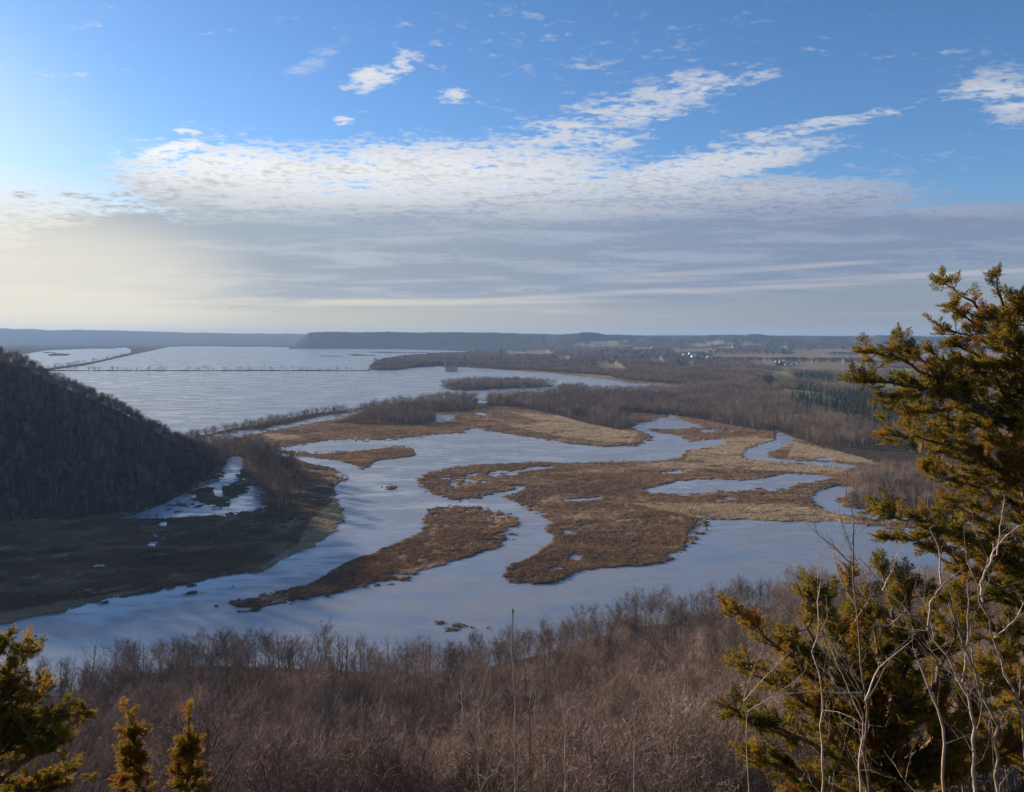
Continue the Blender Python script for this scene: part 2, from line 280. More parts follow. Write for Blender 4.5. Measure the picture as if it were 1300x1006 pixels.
# ------------------------------------------------------------------ materials
def mat(name):
    m = bpy.data.materials.new(name); m.use_nodes = True; nt = m.node_tree
    return m, nt, nt.nodes, nt.nodes['Principled BSDF']
class NT:
    """tiny wrapper so node graphs read as expressions"""
    def __init__(s, nt): s.nt = nt
    def _in(s, sock, v):
        if v is None: return
        if isinstance(v, bpy.types.NodeSocket): s.nt.links.new(v, sock)
        else: sock.default_value = v
    def m(s, op, a, b=None, c=None, clamp=False):
        n = s.nt.nodes.new('ShaderNodeMath'); n.operation = op; n.use_clamp = clamp
        for i, v in enumerate((a, b, c)): s._in(n.inputs[i], v)
        return n.outputs[0]
    def mix(s, f, a, b, typ='MIX'):
        n = s.nt.nodes.new('ShaderNodeMix'); n.data_type = 'RGBA'; n.blend_type = typ
        s._in(n.inputs['Factor'], f)
        for k, v in ((6, a), (7, b)):
            if isinstance(v, tuple) and len(v) == 3: v = v + (1,)
            s._in(n.inputs[k], v)
        return n.outputs[2]
    def noise(s, vec, scale, detail=3, rough=.55, dist=0.0):
        n = s.nt.nodes.new('ShaderNodeTexNoise'); s._in(n.inputs['Vector'], vec)
        n.inputs['Scale'].default_value = scale; n.inputs['Detail'].default_value = detail; n.inputs['Roughness'].default_value = rough; n.inputs['Distortion'].default_value = dist
        return n.outputs['Fac']
    def ramp(s, v, a, b, lo=0.0, hi=1.0, smooth=True):
        n = s.nt.nodes.new('ShaderNodeMapRange'); n.interpolation_type = 'SMOOTHSTEP' if smooth else 'LINEAR'
        s._in(n.inputs[0], v)
        for i, x in ((1, a), (2, b), (3, lo), (4, hi)): s._in(n.inputs[i], x)
        return n.outputs[0]
    def vec(s, x, y, z):
        n = s.nt.nodes.new('ShaderNodeCombineXYZ')
        for i, v in enumerate((x, y, z)): s._in(n.inputs[i], v)
        return n.outputs[0]
    def sep(s, v):
        n = s.nt.nodes.new('ShaderNodeSeparateXYZ'); s._in(n.inputs[0], v); return n.outputs
    def geo(s, k='Position'): return s.nt.nodes.new('ShaderNodeNewGeometry').outputs[k]
    def attr(s, name, k='Fac'):
        n = s.nt.nodes.new('ShaderNodeAttribute'); n.attribute_name = name; return n.outputs[k]
    def mapv(s, v, scale=(1, 1, 1), rot=(0, 0, 0), loc=(0, 0, 0)):
        n = s.nt.nodes.new('ShaderNodeMapping'); s._in(n.inputs[0], v)
        n.inputs['Scale'].default_value = scale; n.inputs['Rotation'].default_value = rot; n.inputs['Location'].default_value = loc
        return n.outputs[0]
    def bump(s, h, strength, dist):
        n = s.nt.nodes.new('ShaderNodeBump'); s._in(n.inputs['Height'], h); n.inputs['Strength'].default_value = strength; n.inputs['Distance'].default_value = dist
        return n.outputs[0]
    def objrand(s): return s.nt.nodes.new('ShaderNodeObjectInfo').outputs['Random']

def mat_ground():
    m, nt, N, b = mat('ground_cover'); t = NT(nt)
    p = t.geo(); c = t.attr('cover', 'Color')
    n1 = t.noise(p, .9, 4, .7); n2 = t.noise(p, .07, 4, .6); n3 = t.noise(t.mapv(p, (.6, 1.2, 1)), .25, 5, .75)
    k = t.m('MULTIPLY', t.ramp(n1, .25, .75, .62, 1.38), t.m('MULTIPLY', t.ramp(n2, .3, .7, .85, 1.15), t.ramp(n3, .3, .7, .72, 1.28)))
    mul = t.mix(1.0, c, t.vec(k, k, k), 'MULTIPLY')
    nt.links.new(mul, b.inputs['Base Color']); b.inputs['Roughness'].default_value = 1; b.inputs['Specular IOR Level'].default_value = 0
    nt.links.new(t.bump(t.m('ADD', n1, n3), .5, .4), b.inputs['Normal'])
    return m
def mat_water():
    m, nt, N, b = mat('river_water'); t = NT(nt)
    p = t.geo()
    cur = t.noise(t.mapv(p, (.012, .03, 1)), 1.0, 4, .6, .6)            # slow currents: smoother and rougher lanes
    fine = t.noise(t.mapv(p, (1, 1, 1), (0, 0, R(20))), .45, 3, .6)
    mid = t.noise(t.mapv(p, (.05, .14, 1), (0, 0, R(-12))), 1.0, 4, .65)
    b.inputs['Base Color'].default_value = (.085, .105, .125, 1)
    nt.links.new(t.mix(t.ramp(cur, .3, .7), (.18, .20, .235), (.255, .265, .285)), b.inputs['Base Color'])
    b.inputs['IOR'].default_value = 1.33; b.inputs['Specular IOR Level'].default_value = .75
    nt.links.new(t.ramp(t.m('ADD', t.m('MULTIPLY', cur, .6), t.m('MULTIPLY', mid, .4)), .38, .6, .07, .46), b.inputs['Roughness'])
    bm = t.bump(t.m('ADD', t.m('MULTIPLY', fine, .6), t.m('MULTIPLY', mid, .55)), .18, .35)
    nt.links.new(bm, b.inputs['Normal'])
    return m
def mat_bark(name, a, bcol, scale=8):
    m, nt, N, b = mat(name); t = NT(nt)
    tc = nt.nodes.new('ShaderNodeTexCoord').outputs['Object']
    n = t.noise(t.mapv(tc, (1, 1, .25)), scale, 4, .7)
    r = t.objrand()
    c = t.mix(t.ramp(n, .3, .7), a, bcol)
    k = t.ramp(r, 0, 1, .5, 1.6, False)
    nt.links.new(t.mix(1.0, c, t.vec(k, k, t.m('MULTIPLY', k, t.ramp(r, 0, 1, .93, 1.05, False))), 'MULTIPLY'), b.inputs['Base Color'])
    b.inputs['Roughness'].default_value = .9; b.inputs['Specular IOR Level'].default_value = .2
    nt.links.new(t.bump(n, .5, .02), b.inputs['Normal'])
    return m
def mat_leafy(name, ramp, transl=.35):
    """ramp: colours picked by the per-spray attribute 'tone'"""
    m, nt, N, b = mat(name); t = NT(nt)
    cr = nt.nodes.new('ShaderNodeValToRGB'); el = cr.color_ramp.elements
    for i, (pp, c) in enumerate(ramp):
        e = el[i] if i < 2 else el.new(pp)
        e.position = pp; e.color = c + (1,)
    nt.links.new(t.attr('tone'), cr.inputs[0])
    c = cr.outputs[0]
    nt.links.new(c, b.inputs['Base Color']); b.inputs['Roughness'].default_value = .65; b.inputs['Specular IOR Level'].default_value = .3
    tr = nt.nodes.new('ShaderNodeBsdfTranslucent'); nt.links.new(t.mix(1.0, c, (1.2, 1.1, .75), 'MULTIPLY'), tr.inputs[0])
    mx = nt.nodes.new('ShaderNodeMixShader'); mx.inputs[0].default_value = transl
    nt.links.new(b.outputs[0], mx.inputs[1]); nt.links.new(tr.outputs[0], mx.inputs[2]); nt.links.new(mx.outputs[0], N['Material Output'].inputs[0])
    return m
def mat_plain(name, col, rough=.7, nscale=1.5):
    m, nt, N, b = mat(name); t = NT(nt)
    n = t.noise(nt.nodes.new('ShaderNodeTexCoord').outputs['Object'], nscale, 3, .6)
    nt.links.new(t.mix(t.ramp(n, .3, .7), tuple(x * .82 for x in col), tuple(min(1, x * 1.12) for x in col)), b.inputs['Base Color'])
    b.inputs['Roughness'].default_value = rough
    return m
M_ground, M_water = mat_ground(), mat_water()
M_bark = mat_bark('grey_brown_bark', (.14, .11, .088), (.29, .24, .195))
M_twig = mat_bark('bare_twigs', (.158, .116, .088), (.255, .195, .15), 2)
def vary(m):     # species mix: whole stands differ in hue and value
    nt = m.node_tree; t = NT(nt); b = nt.nodes['Principled BSDF']; old = b.inputs['Base Color'].links[0].from_socket
    n = t.noise(t.geo(), .006, 4, .65); f = t.ramp(n, .38, .62)
    nt.links.new(t.mix(1.0, old, t.mix(f, (.62, .62, .68), (1.28, 1.2, 1.16)), 'MULTIPLY'), b.inputs['Base Color'])
vary(M_twig)
M_stem = mat_bark('pale_sapling_bark', (.22, .165, .12), (.42, .34, .26), 22)
M_stemb = mat_bark('brown_sapling_bark', (.16, .11, .075), (.30, .22, .16), 14)
M_cbark = mat_bark('cedar_bark', (.10, .06, .04), (.22, .15, .11), 12)
M_cedar = mat_leafy('cedar_sprays', [(0, (.07, .07, .014)), (.3, (.17, .145, .022)), (.6, (.29, .215, .028)), (.82, (.28, .165, .025)), (1, (.27, .11, .022))], .5)
M_pine = mat_bark('pine_needles', (.018, .03, .014), (.04, .055, .025), 3)
M_hollowwood = mat_bark('olive_catkins', (.22, .20, .06), (.30, .28, .10), 3)

# ------------------------------------------------------------------ ground and water
def sand_amount(X, D, mx, my):
    a = fbm(X / 70, D / 26, 5, 161, .62); b = fbm(X / 16, D / 9, 4, 165, .6)
    return np.clip(sample(SAND, mx, my) * 1.25 + (b - .5) * 1.3 + (a - .5) * 1.9 - .05, 0, 1)
def build_ground():
    y = np.concatenate([np.arange(868, 446, -.62)])
    Dm = F * H / (y - HY)
    Dn = np.concatenate([np.arange(-70, -6, 4), np.arange(-6, 8, .7), np.arange(8, 60, 3), np.arange(60, 316, 3.5)])
    Df = np.concatenate([Dm[-1] * 1.02 ** np.arange(1, 30), np.geomspace(Dm[-1] * 1.02 ** 30, 26000, 110), [30000, 36000, 45000, 60000]])
    D = np.concatenate([Dn, Dm[Dm > 318], Df])
    u = np.concatenate([-np.geomspace(1.6, .74, 45), np.arange(-.735, .736, .00135), np.geomspace(.74, 1.6, 45)])
    DD, U = np.meshgrid(D, u, indexing='ij')
    A = 150 * np.clip(1 - DD / 3000, 0, 1)
    X = U * (DD + A)
    z, mx, my, w, bank, wood, pine = terrain(X, DD)
    V = np.stack([X, DD, z], -1).reshape(-1, 3)
    nr, nc = X.shape
    i = np.arange(nr * nc).reshape(nr, nc)
    q = np.stack([i[:-1, :-1], i[:-1, 1:], i[1:, 1:], i[1:, :-1]], -1).reshape(-1, 4)
    # land cover
    n1 = fbm(X / 45, DD / 45, 5, 101, .6); n2 = fbm(X / 10, DD / 14, 4, 111, .6); n3 = fbm(X / 160, DD / 160, 3, 121)
    def C(c): return np.array(c)[None, None, :]
    def L(a, b_, f): return a + (b_ - a) * f[..., None]
    rust, brown, tan = C((.26, .15, .08)), C((.155, .10, .064)), C((.44, .325, .20))
    col = L(rust, brown, sstep(.35, .65, n1))
    s = sand_amount(X, DD, mx, my)
    col = L(col, tan, s * .85)
    col = L(col, C((.26, .16, .085)), sstep(.52, .72, n2) * .5)
    col = L(col, C((.05, .042, .038)), np.clip(1.0 - bank, 0, 1) * .8)
    col = L(col, C((.36, .33, .29)), (bank > .0) * (bank < .6) * sstep(.42, .58, n2) * .75)
    wet = sstep(.62, .70, fbm(X / 30, DD / 16, 4, 171, .65)); col = L(col, C((.055, .045, .04)), wet * .8)
    col = L(col, C((.052, .045, .04)), sstep(.3, .6, sample(DARK, mx, my)))
    col = L(col, L(C((.060, .047, .042)), C((.105, .078, .064)), fbm(X / 70, DD / 110, 4, 131, .7)), (DD > 3300) * 1.0)
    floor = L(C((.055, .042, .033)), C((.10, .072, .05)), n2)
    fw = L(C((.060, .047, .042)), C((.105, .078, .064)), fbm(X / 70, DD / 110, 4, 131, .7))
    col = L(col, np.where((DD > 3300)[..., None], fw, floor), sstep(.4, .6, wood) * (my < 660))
    col = L(col, C((.022, .034, .018)), sstep(.35, .6, pine + (n2 - .5) * .5))
    col = L(col, C((.22, .25, .09)), sstep(.4, .6, sample(GREENm, mx, my)))
    col = L(col, L(C((.30, .235, .15)), C((.20, .155, .10)), n3), sstep(.4, .6, sample(TANm, mx, my)))
    # hills: woods with patches of pasture low on the slopes
    hn = fbm(X / 420, DD / 1100, 4, 141, .6)
    hill = L(C((.035, .036, .036)), C((.085, .072, .062)), fbm(X / 120, DD / 300, 4, 151, .7))
    hill = L(hill, C((.27, .215, .14)), sstep(.585, .62, hn) * sstep(620, 760, mx) * (z < 95))
    col = L(col, hill, (DD > 8300) * 1.0)
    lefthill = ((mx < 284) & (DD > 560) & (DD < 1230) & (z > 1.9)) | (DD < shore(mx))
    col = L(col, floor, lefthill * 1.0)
    me = mesh_np('ground', V, q, M_ground, True, None, {'cover': col.reshape(-1, 3)})
    tag(obj('ground', me), kind='structure')
build_ground()
def build_water():
    xs = np.array([-60000, -20000, -5000, -1500, 0, 1500, 5000, 20000, 60000.]); ys = np.array([150, 600, 1500, 4000, 10000, 25000, 60000.])
    XX, YY = np.meshgrid(xs, ys, indexing='ij'); nr, nc = XX.shape; i = np.arange(nr * nc).reshape(nr, nc)
    q = np.stack([i[:-1, :-1], i[1:, :-1], i[1:, 1:], i[:-1, 1:]], -1).reshape(-1, 4)
    me = mesh_np('water', np.stack([XX, YY, XX * 0], -1).reshape(-1, 3), q, M_water)
    tag(obj('water', me), kind='structure')
build_water()
def ground_z(x, y): return float(terrain(np.array([x]), np.array([y]))[0][0])

# ------------------------------------------------------------------ geometry builders
class Geo:
    def __init__(s): s.V, s.F, s.T, s.n = [], [], [], 0
    def add(s, V, Fq, tone=0.5):
        s.V.append(V); s.F.append(Fq + s.n); s.T.append(np.full(len(V), tone) if np.isscalar(tone) else tone); s.n += len(V)
    def tube(s, P, r, k=5, tone=.5):
        P = np.asarray(P, float); n = len(P); r = np.asarray(r, float)
        T = np.gradient(P, axis=0); T /= np.linalg.norm(T, axis=1)[:, None] + 1e-9
        ref = np.array([0, 0, 1.]) if abs(T[:, 2]).mean() < .8 else np.array([1., 0, 0])
        A = np.cross(T, ref); A /= np.linalg.norm(A, axis=1)[:, None] + 1e-9; B = np.cross(T, A)
        a = np.arange(k) / k * 2 * np.pi
        V = (P[:, None] + r[:, None, None] * (np.cos(a)[None, :, None] * A[:, None] + np.sin(a)[None, :, None] * B[:, None])).reshape(-1, 3)
        i = np.arange(n * k).reshape(n, k); j = np.roll(i, -1, 1)
        s.add(V, np.stack([i[:-1], j[:-1], j[1:], i[1:]], -1).reshape(-1, 4), tone)
    def mesh(s, name, m, smooth=True):
        return mesh_np(name, np.concatenate(s.V), np.concatenate(s.F), m, smooth, {'tone': np.concatenate(s.T)})
def blades(P0, P1, w, rg):
    """many thin two-sided slivers at once: quads that taper from P0 to P1"""
    d = P1 - P0; r = rg.normal(size=d.shape); a = np.cross(d, r); a /= np.linalg.norm(a, axis=1)[:, None] + 1e-9
    w = np.asarray(w)[:, None]
    V = np.stack([P0 - a * w, P0 + a * w, P1 + a * w * .35, P1 - a * w * .35], 1).reshape(-1, 3)
    return V, np.arange(len(V)).reshape(-1, 4)

def bare_tree(seed, h, twigs, tw, spread=1.0, low=.3, lean=0.0):
    """a leafless hardwood: returns trunk Geo (bole and limbs) and crown Geo (branches and twigs)"""
    rg = np.random.default_rng(seed); tr, cr = Geo(), Geo()
    top = np.array([rg.normal() * .04 * h + lean, rg.normal() * .04 * h, h * .86])
    n = 8; ts = np.linspace(0, 1, n)
    P = ts[:, None] * top + np.cumsum(rg.normal(size=(n, 3)) * [.16, .16, 0], 0) * (h / 18) * (ts > 0)[:, None]
    P[0, 2] -= .8
    r0 = .0155 * h
    tr.tube(P, r0 * (1 - .85 * ts) + .02, 6)
    ends, A0, A1, W = [], [], [], []
    nl = int(rg.integers(9, 14))
    for k in range(nl):
        t = low + (1 - low) * (k + rg.random() * .8) / nl; t = min(t, .97)
        base = np.array([np.interp(t, ts, P[:, c]) for c in range(3)])
        az = k * 2.4 + rg.random(); ln = h * (.42 * (1 - t) + .16) * spread * rg.uniform(.75, 1.2)
        up = .55 + 1.1 * t
        d = np.array([math.cos(az), math.sin(az), up]); d /= np.linalg.norm(d)
        m = 5; q = [base]
        for j in range(m - 1):
            d = d + rg.normal(size=3) * .16 + np.array([0, 0, .07]); d /= np.linalg.norm(d); q.append(q[-1] + d * ln / (m - 1))
        q = np.array(q); rr = r0 * (.5 - .3 * t)
        tr.tube(q, np.linspace(rr, rr * .22, m), 4)
        for j in range(1, m):
            for _ in range(3 if j < m - 1 else 4):
                dd = d * .7 + rg.normal(size=3) * .55 + np.array([0, 0, .35]); dd /= np.linalg.norm(dd)
                l2 = ln * rg.uniform(.22, .5); s0 = q[j] - (q[j] - q[j - 1]) * rg.random()
                s1 = s0 + dd * l2 * .55; e = dd + rg.normal(size=3) * .35; s2 = s1 + e / np.linalg.norm(e) * l2 * .45
                cr.tube(np.array([s0, s1, s2]), [rr * .3, rr * .18, rr * .07 + tw * .3], 3)
                ends += [(s0, s1), (s1, s2)]
    for j in range(4):
        ends.append((P[-2], P[-1]))
    E0 = np.array([e[0] for e in ends]); E1 = np.array([e[1] for e in ends])
    for gen, (frac, L0, ww) in enumerate(((.45, .075, 1.0), (.55, .045, .7))):
        m = int(twigs * frac); i = rg.integers(0, len(E0), m); t = rg.random((m, 1))
        S = E0[i] + (E1[i] - E0[i]) * t; d = E1[i] - E0[i]; d /= np.linalg.norm(d, axis=1)[:, None] + 1e-9
        d = d * .8 + rg.normal(size=(m, 3)) * .6 + [0, 0, .3]; d /= np.linalg.norm(d, axis=1)[:, None]
        Z = S + d * (h * L0 * rg.uniform(.5, 1.4, (m, 1)))
        cr.add(*blades(S, Z, np.full(m, tw * ww), rg)); E0, E1 = S, Z
    return tr, cr

def pine_tree(seed, h, n):
    rg = np.random.default_rng(seed); tr, cr = Geo(), Geo()
    tr.tube([[0, 0, -.6], [0, 0, h * .5], [0, 0, h * .97]], [.018 * h, .012 * h, .003 * h], 5)
    t = rg.random(n) ** .8; z = h * (.18 + .8 * t); a = rg.random(n) * 6.283
    Rr = h * .2 * (1 - t) ** .8 * (.75 + .5 * rg.random(n)) + .15
    S = np.stack([np.cos(a) * Rr * .15, np.sin(a) * Rr * .15, z + Rr * .15], -1); Z = np.stack([np.cos(a) * Rr, np.sin(a) * Rr, z - Rr * .15], -1)
    cr.add(*blades(S, Z, np.full(n, h * .045) * (1.25 - t), rg))
    return tr, cr

def make_tree(kind, parts, loc, rz, scale, label, cat, group):
    e = empty(kind, loc, rz); e.scale = (scale,) * 3
    tag(e, label, cat, group)
    for pn, me in parts: obj(pn, me, e)
    return e
def tree_parts(name, tc, m1, m2, crown='crown'):
    return [('trunk', tc[0].mesh(name + '_trunk', m1)), (crown, tc[1].mesh(name + '_crown', m2, False))]

def scatter(name, pts, sources, label, cat, smin=.8, smax=1.2, seed=1, under=0.0):
    """a wood nobody could count: one object that repeats the trees standing in it"""
    rg = np.random.default_rng(seed); n = len(pts)
    me = bpy.data.meshes.new(name); me.vertices.add(n); me.vertices.foreach_set('co', np.asarray(pts, np.float32).ravel())
    sz = rg.uniform(smin, smax, n); sz[rg.random(n) < under] *= .42
    for an, a, ty in (('scl', sz, 'FLOAT'), ('rot', rg.uniform(0, 6.283, n), 'FLOAT'), ('pick', rg.integers(0, len(sources), n), 'INT')):
        x = me.attributes.new(an, ty, 'POINT'); x.data.foreach_set('value', a.astype(np.float32 if ty == 'FLOAT' else np.int32))
    o = obj(name, me); tag(o, label, cat, kind='stuff')
    ng = bpy.data.node_groups.new(name, 'GeometryNodeTree')
    ng.interface.new_socket('Geometry', in_out='INPUT', socket_type='NodeSocketGeometry'); ng.interface.new_socket('Geometry', in_out='OUTPUT', socket_type='NodeSocketGeometry')
    N, Lk = ng.nodes, ng.links.new
    gi, go = N.new('NodeGroupInput'), N.new('NodeGroupOutput')
    jall = N.new('GeometryNodeJoinGeometry')
    for src in reversed(sources):
        g2 = N.new('GeometryNodeGeometryToInstance')
        for part in src:
            oi = N.new('GeometryNodeObjectInfo'); oi.transform_space = 'ORIGINAL'; oi.inputs['Object'].default_value = part
            Lk(oi.outputs['Geometry'], g2.inputs[0])
        Lk(g2.outputs[0], jall.inputs[0])
    ip = N.new('GeometryNodeInstanceOnPoints'); Lk(gi.outputs[0], ip.inputs['Points']); Lk(jall.outputs[0], ip.inputs['Instance'])
    ip.inputs['Pick Instance'].default_value = True
    def na(nm, dt):
        a = N.new('GeometryNodeInputNamedAttribute'); a.data_type = dt; a.inputs[0].default_value = nm; return a.outputs[0]
    Lk(na('pick', 'INT'), ip.inputs['Instance Index'])
    cx = N.new('ShaderNodeCombineXYZ'); Lk(na('rot', 'FLOAT'), cx.inputs[2]); Lk(cx.outputs[0], ip.inputs['Rotation'])
    cs = N.new('ShaderNodeCombineXYZ'); sa = na('scl', 'FLOAT')
    for k in range(3): Lk(sa, cs.inputs[k])
    Lk(cs.outputs[0], ip.inputs['Scale']); Lk(ip.outputs[0], go.inputs[0])
    md = o.modifiers.new('planting', 'NODES'); md.node_group = ng
    return o

# ------------------------------------------------------------------ the bare wood below the bluff
near_protos = [tree_parts('bare_tree', bare_tree(100 + k, h, 2000, .021, sp * 1.3, lw), M_bark, M_twig) for k, (h, sp, lw) in enumerate([(17, 1, .35), (19, .85, .42), (15, 1.15, .3), (18, .9, .5), (16, 1.05, .38), (20, .95, .45), (14, 1.1, .3)])]
def fan_points(D0, D1, m0, m1, spacing, seed):
    """jittered grid over a wedge of the valley"""
    rg = np.random.default_rng(seed)
    X0 = (m0 - HX) / F * (D1 if m0 < HX else D0); X1 = (m1 - HX) / F * (D1 if m1 > HX else D0)
    gx, gy = np.meshgrid(np.arange(X0, X1, spacing), np.arange(D0, D1, spacing))
    gx = gx.ravel() + rg.uniform(-.5, .5, gx.size) * spacing; gy = gy.ravel() + rg.uniform(-.5, .5, gy.size) * spacing
    m = HX + F * gx / gy; k = (m > m0) & (m < m1); return gx[k], gy[k]
x, y = fan_points(76, 450, -140, 1440, 4.7, 3)
z, mx, my, *_ = terrain(x, y)
S = shore(mx); keep = (y < S - 3) & (rng.random(len(x)) < np.where(y > S - 40, .8, .93))
keep &= ~((mx < 130) & (y > S - 60) & (rng.random(len(x)) < .55))
keep &= ~((mx > 900) & (y < 95))
x, y, z = x[keep], y[keep], z[keep]
mx = HX + F * x / y
inview = (mx > -20) & (mx < 1320) & (HY + F * (H - z - 15) / y < 1010)
order = np.argsort(np.where(inview, y, 1e6))
first, rest = order[:300], order[300:]
BT = []
LAB = [('bare grey brown tree low on the steep slope at the bottom of the wood', 'bare trees on the slope nearest the camera')]
for c, i in enumerate(first):
    p = near_protos[c % len(near_protos)]
    e = make_tree('bare_tree', p, (x[i], y[i], z[i]), rng.random() * 6.28, rng.uniform(.78, 1.12),
                  'leafless grey brown tree in the nearest rows of the wood on the bluff slope', 'tree', 'bare trees in the nearest rows of the wood')
    if c < len(near_protos): BT.append([o for o in e.children])
scatter('bare_wood', np.stack([x[rest], y[rest], z[rest]], -1), BT, 'dense leafless brown wood filling the foot of the bluff up to the river bank', 'wood', .72, 1.12, 5)

M_straw = mat_bark('tan_catkins', (.30, .19, .10), (.40, .27, .15), 3)
for c_, (px, D_, mm, lab, s_) in enumerate([(88, 285, M_hollowwood, 'yellow green budding tree among bare trees near the bottom left cedar', .75), (104, 268, M_hollowwood, 'shorter yellow green budding tree right beside the other budding one', .6), (306, 318, M_straw, 'straw coloured tree at the river edge of the bare wood', .8)]):
    xx = (px - HX) / F * D_; zz = float(terrain(np.array([xx]), np.array([D_ * 1.0]))[0][0])
    pr = near_protos[(c_ * 2 + 2) % 7]; e = empty('budding_tree', (xx, D_, zz), c_); e.scale = (s_,) * 3; tag(e, lab, 'tree')
    obj('trunk', pr[0][1], e); cm = pr[1][1].copy(); cm.materials[0] = mm; obj('crown', cm, e)
# understorey of the slope: thin brush between the trunks
# ------------------------------------------------------------------ trees standing singly on the dikes and in the marsh
mid_protos = [tree_parts('dike_tree', bare_tree(300 + k, h, 420, .075, sp * 1.25, .22), M_bark, M_twig) for k, (h, sp) in enumerate([(14, 1.45), (12, 1.6), (15, 1.35), (10, 1.6)])]
def along(P, n, jit, seed):
    rg = np.random.default_rng(seed); P = np.array(P, float); d = np.r_[0, np.cumsum(np.hypot(*np.diff(P, axis=0).T))]
    s = np.sort(rg.random(n)) * d[-1]; q = np.stack([np.interp(s, d, P[:, 0]), np.interp(s, d, P[:, 1])], -1) + rg.normal(size=(n, 2)) * jit
    D = F * H / (q[:, 1] - HY); return (q[:, 0] - HX) / F * D, D
MT = []
def singles(kind, xs, ys, sc_, label, cat, group, protos=mid_protos):
    zz = terrain(xs, ys)[0]; out = []
    for c, (a, b_, cz) in enumerate(zip(xs, ys, zz)):
        e = make_tree(kind, protos[c % len(protos)], (a, b_, max(cz, .2)), rng.random() * 6.28, sc_ * rng.uniform(.6, 1.25), label, cat, group); out.append(list(e.children))
    return out
ax, ay = along([(60, 470.6), (470, 470.8)], 120, (0, .1), 11)
MT = singles('dike_tree', ax, ay, 1.0, 'small bare tree on the thin dike that crosses the open lake', 'tree', 'small trees along the thin lake dike')[:4]
ax, ay = along([(60, 469.8), (110, 462), (160, 451.5), (200, 442.8)], 80, (.5, .4), 12)
singles('levee_tree', ax, ay, 1.2, 'bare tree on the wooded levee between the bright water and the open lake', 'tree', 'trees along the far lake levee')
ax, ay = along([(236, 558), (300, 546), (350, 537), (400, 526.5), (440, 521.5)], 190, (1.5, .4), 13)
singles('bank_tree', ax, ay, .7, 'low bare tree on the dark bank between the lake and the narrow channel', 'tree', 'low trees along the near lake bank')
cx_, cy_ = [], []
rg = np.random.default_rng(17)
WMm = raster([WOOD_M])
while len(cx_) < 120:
    a, b_ = rg.uniform(308, 388), rg.uniform(578, 650)
    if WMm[int((b_ - RY0) * SS), int((a - RX0) * SS)]:
        D = F * H / (b_ - HY); cx_.append((a - HX) / F * D); cy_.append(D)
singles('marsh_tree', np.array(cx_), np.array(cy_), 1.1, 'tall bare tree in the small grove beside the bright backwater', 'tree', 'bare trees of the grove in the marsh', near_protos)

# the hill's wood
x, y = fan_points(565, 1000, -420, 292, 4.6, 23)
z, mx, my, *_ = terrain(x, y)
k = (z > 1.0) & ((mx > -60) | (rng.random(len(x)) < .5)); x, y, z = x[k], y[k], z[k]
scatter('hill_wood', np.stack([x, y, z], -1), BT + MT, 'bare wood in shadow covering the steep hill at the left of the marsh', 'wood', .45, .85, 29, .45)
x, y = fan_points(850, 1030, 225, 335, 6.0, 24)
z, mx, my, w, bank, *_ = terrain(x, y); k = (bank > .3) & (my < 590) & (my > 563)
# woods across the valley
x2, y2 = fan_points(590, 1100, 1080, 1440, 6.5, 27); z2, mx2, my2, w2, bank2, wood2, pine2 = terrain(x2, y2); k2 = (bank2 > .5) & (wood2 > .5) & (my2 > 596)
scatter('shore_wood', np.concatenate([np.stack([x[k], y[k], z[k]], -1), np.stack([x2[k2], y2[k2], z2[k2]], -1)]), BT, 'bare grey wood by the river loop behind the tall cedar', 'wood', .55, .95, 31)
x, y = fan_points(1000, 3900, 395, 1420, 9.0, 33)
z, mx, my, w, bank, wood, pine = terrain(x, y)
n_ = fbm(x / 60, y / 60, 3, 91)
isw = (bank > .4) & (wood > .5) & (my < 592) & (rng.random(len(x)) < np.clip(1.25 - (y - 2500) / 3000, .6, 1)) & (n_ > .3)
pn = (pine + (n_ - .5) * .8 > .5) & (bank > .4)
k = isw & ~pn
scatter('valley_wood', np.stack([x[k], y[k], z[k]], -1), MT, 'wide bare brown woods covering the valley floor beyond the marsh', 'wood', .8, 1.35, 35)
print('valley trees', k.sum())
pine_src = [tree_parts('pine_tree', pine_tree(400 + j, h, 90), M_bark, M_pine) for j, h in enumerate((19, 16, 21))]
PT = singles('pine_tree', np.array([at(0, 0, 1)[0]] * 0 + [(1012 - HX) / F * 1880, (1020 - HX) / F * 1800, (1006 - HX) / F * 1820, (1030 - HX) / F * 1700, (975 - HX) / F * 2300]), np.array([1880, 1800, 1820, 1700, 2300.]), 1.0,
             'dark green pine on the near edge of the pine plantation', 'tree', 'pines on the edge of the plantation', pine_src)[:3]
k = pn & (rng.random(len(x)) < .85)
scatter('pine_wood', np.stack([x[k], y[k], z[k]], -1), PT, 'dark green pine plantation in the woods across the valley', 'wood', .7, 1.15, 37)
print('pines', k.sum())

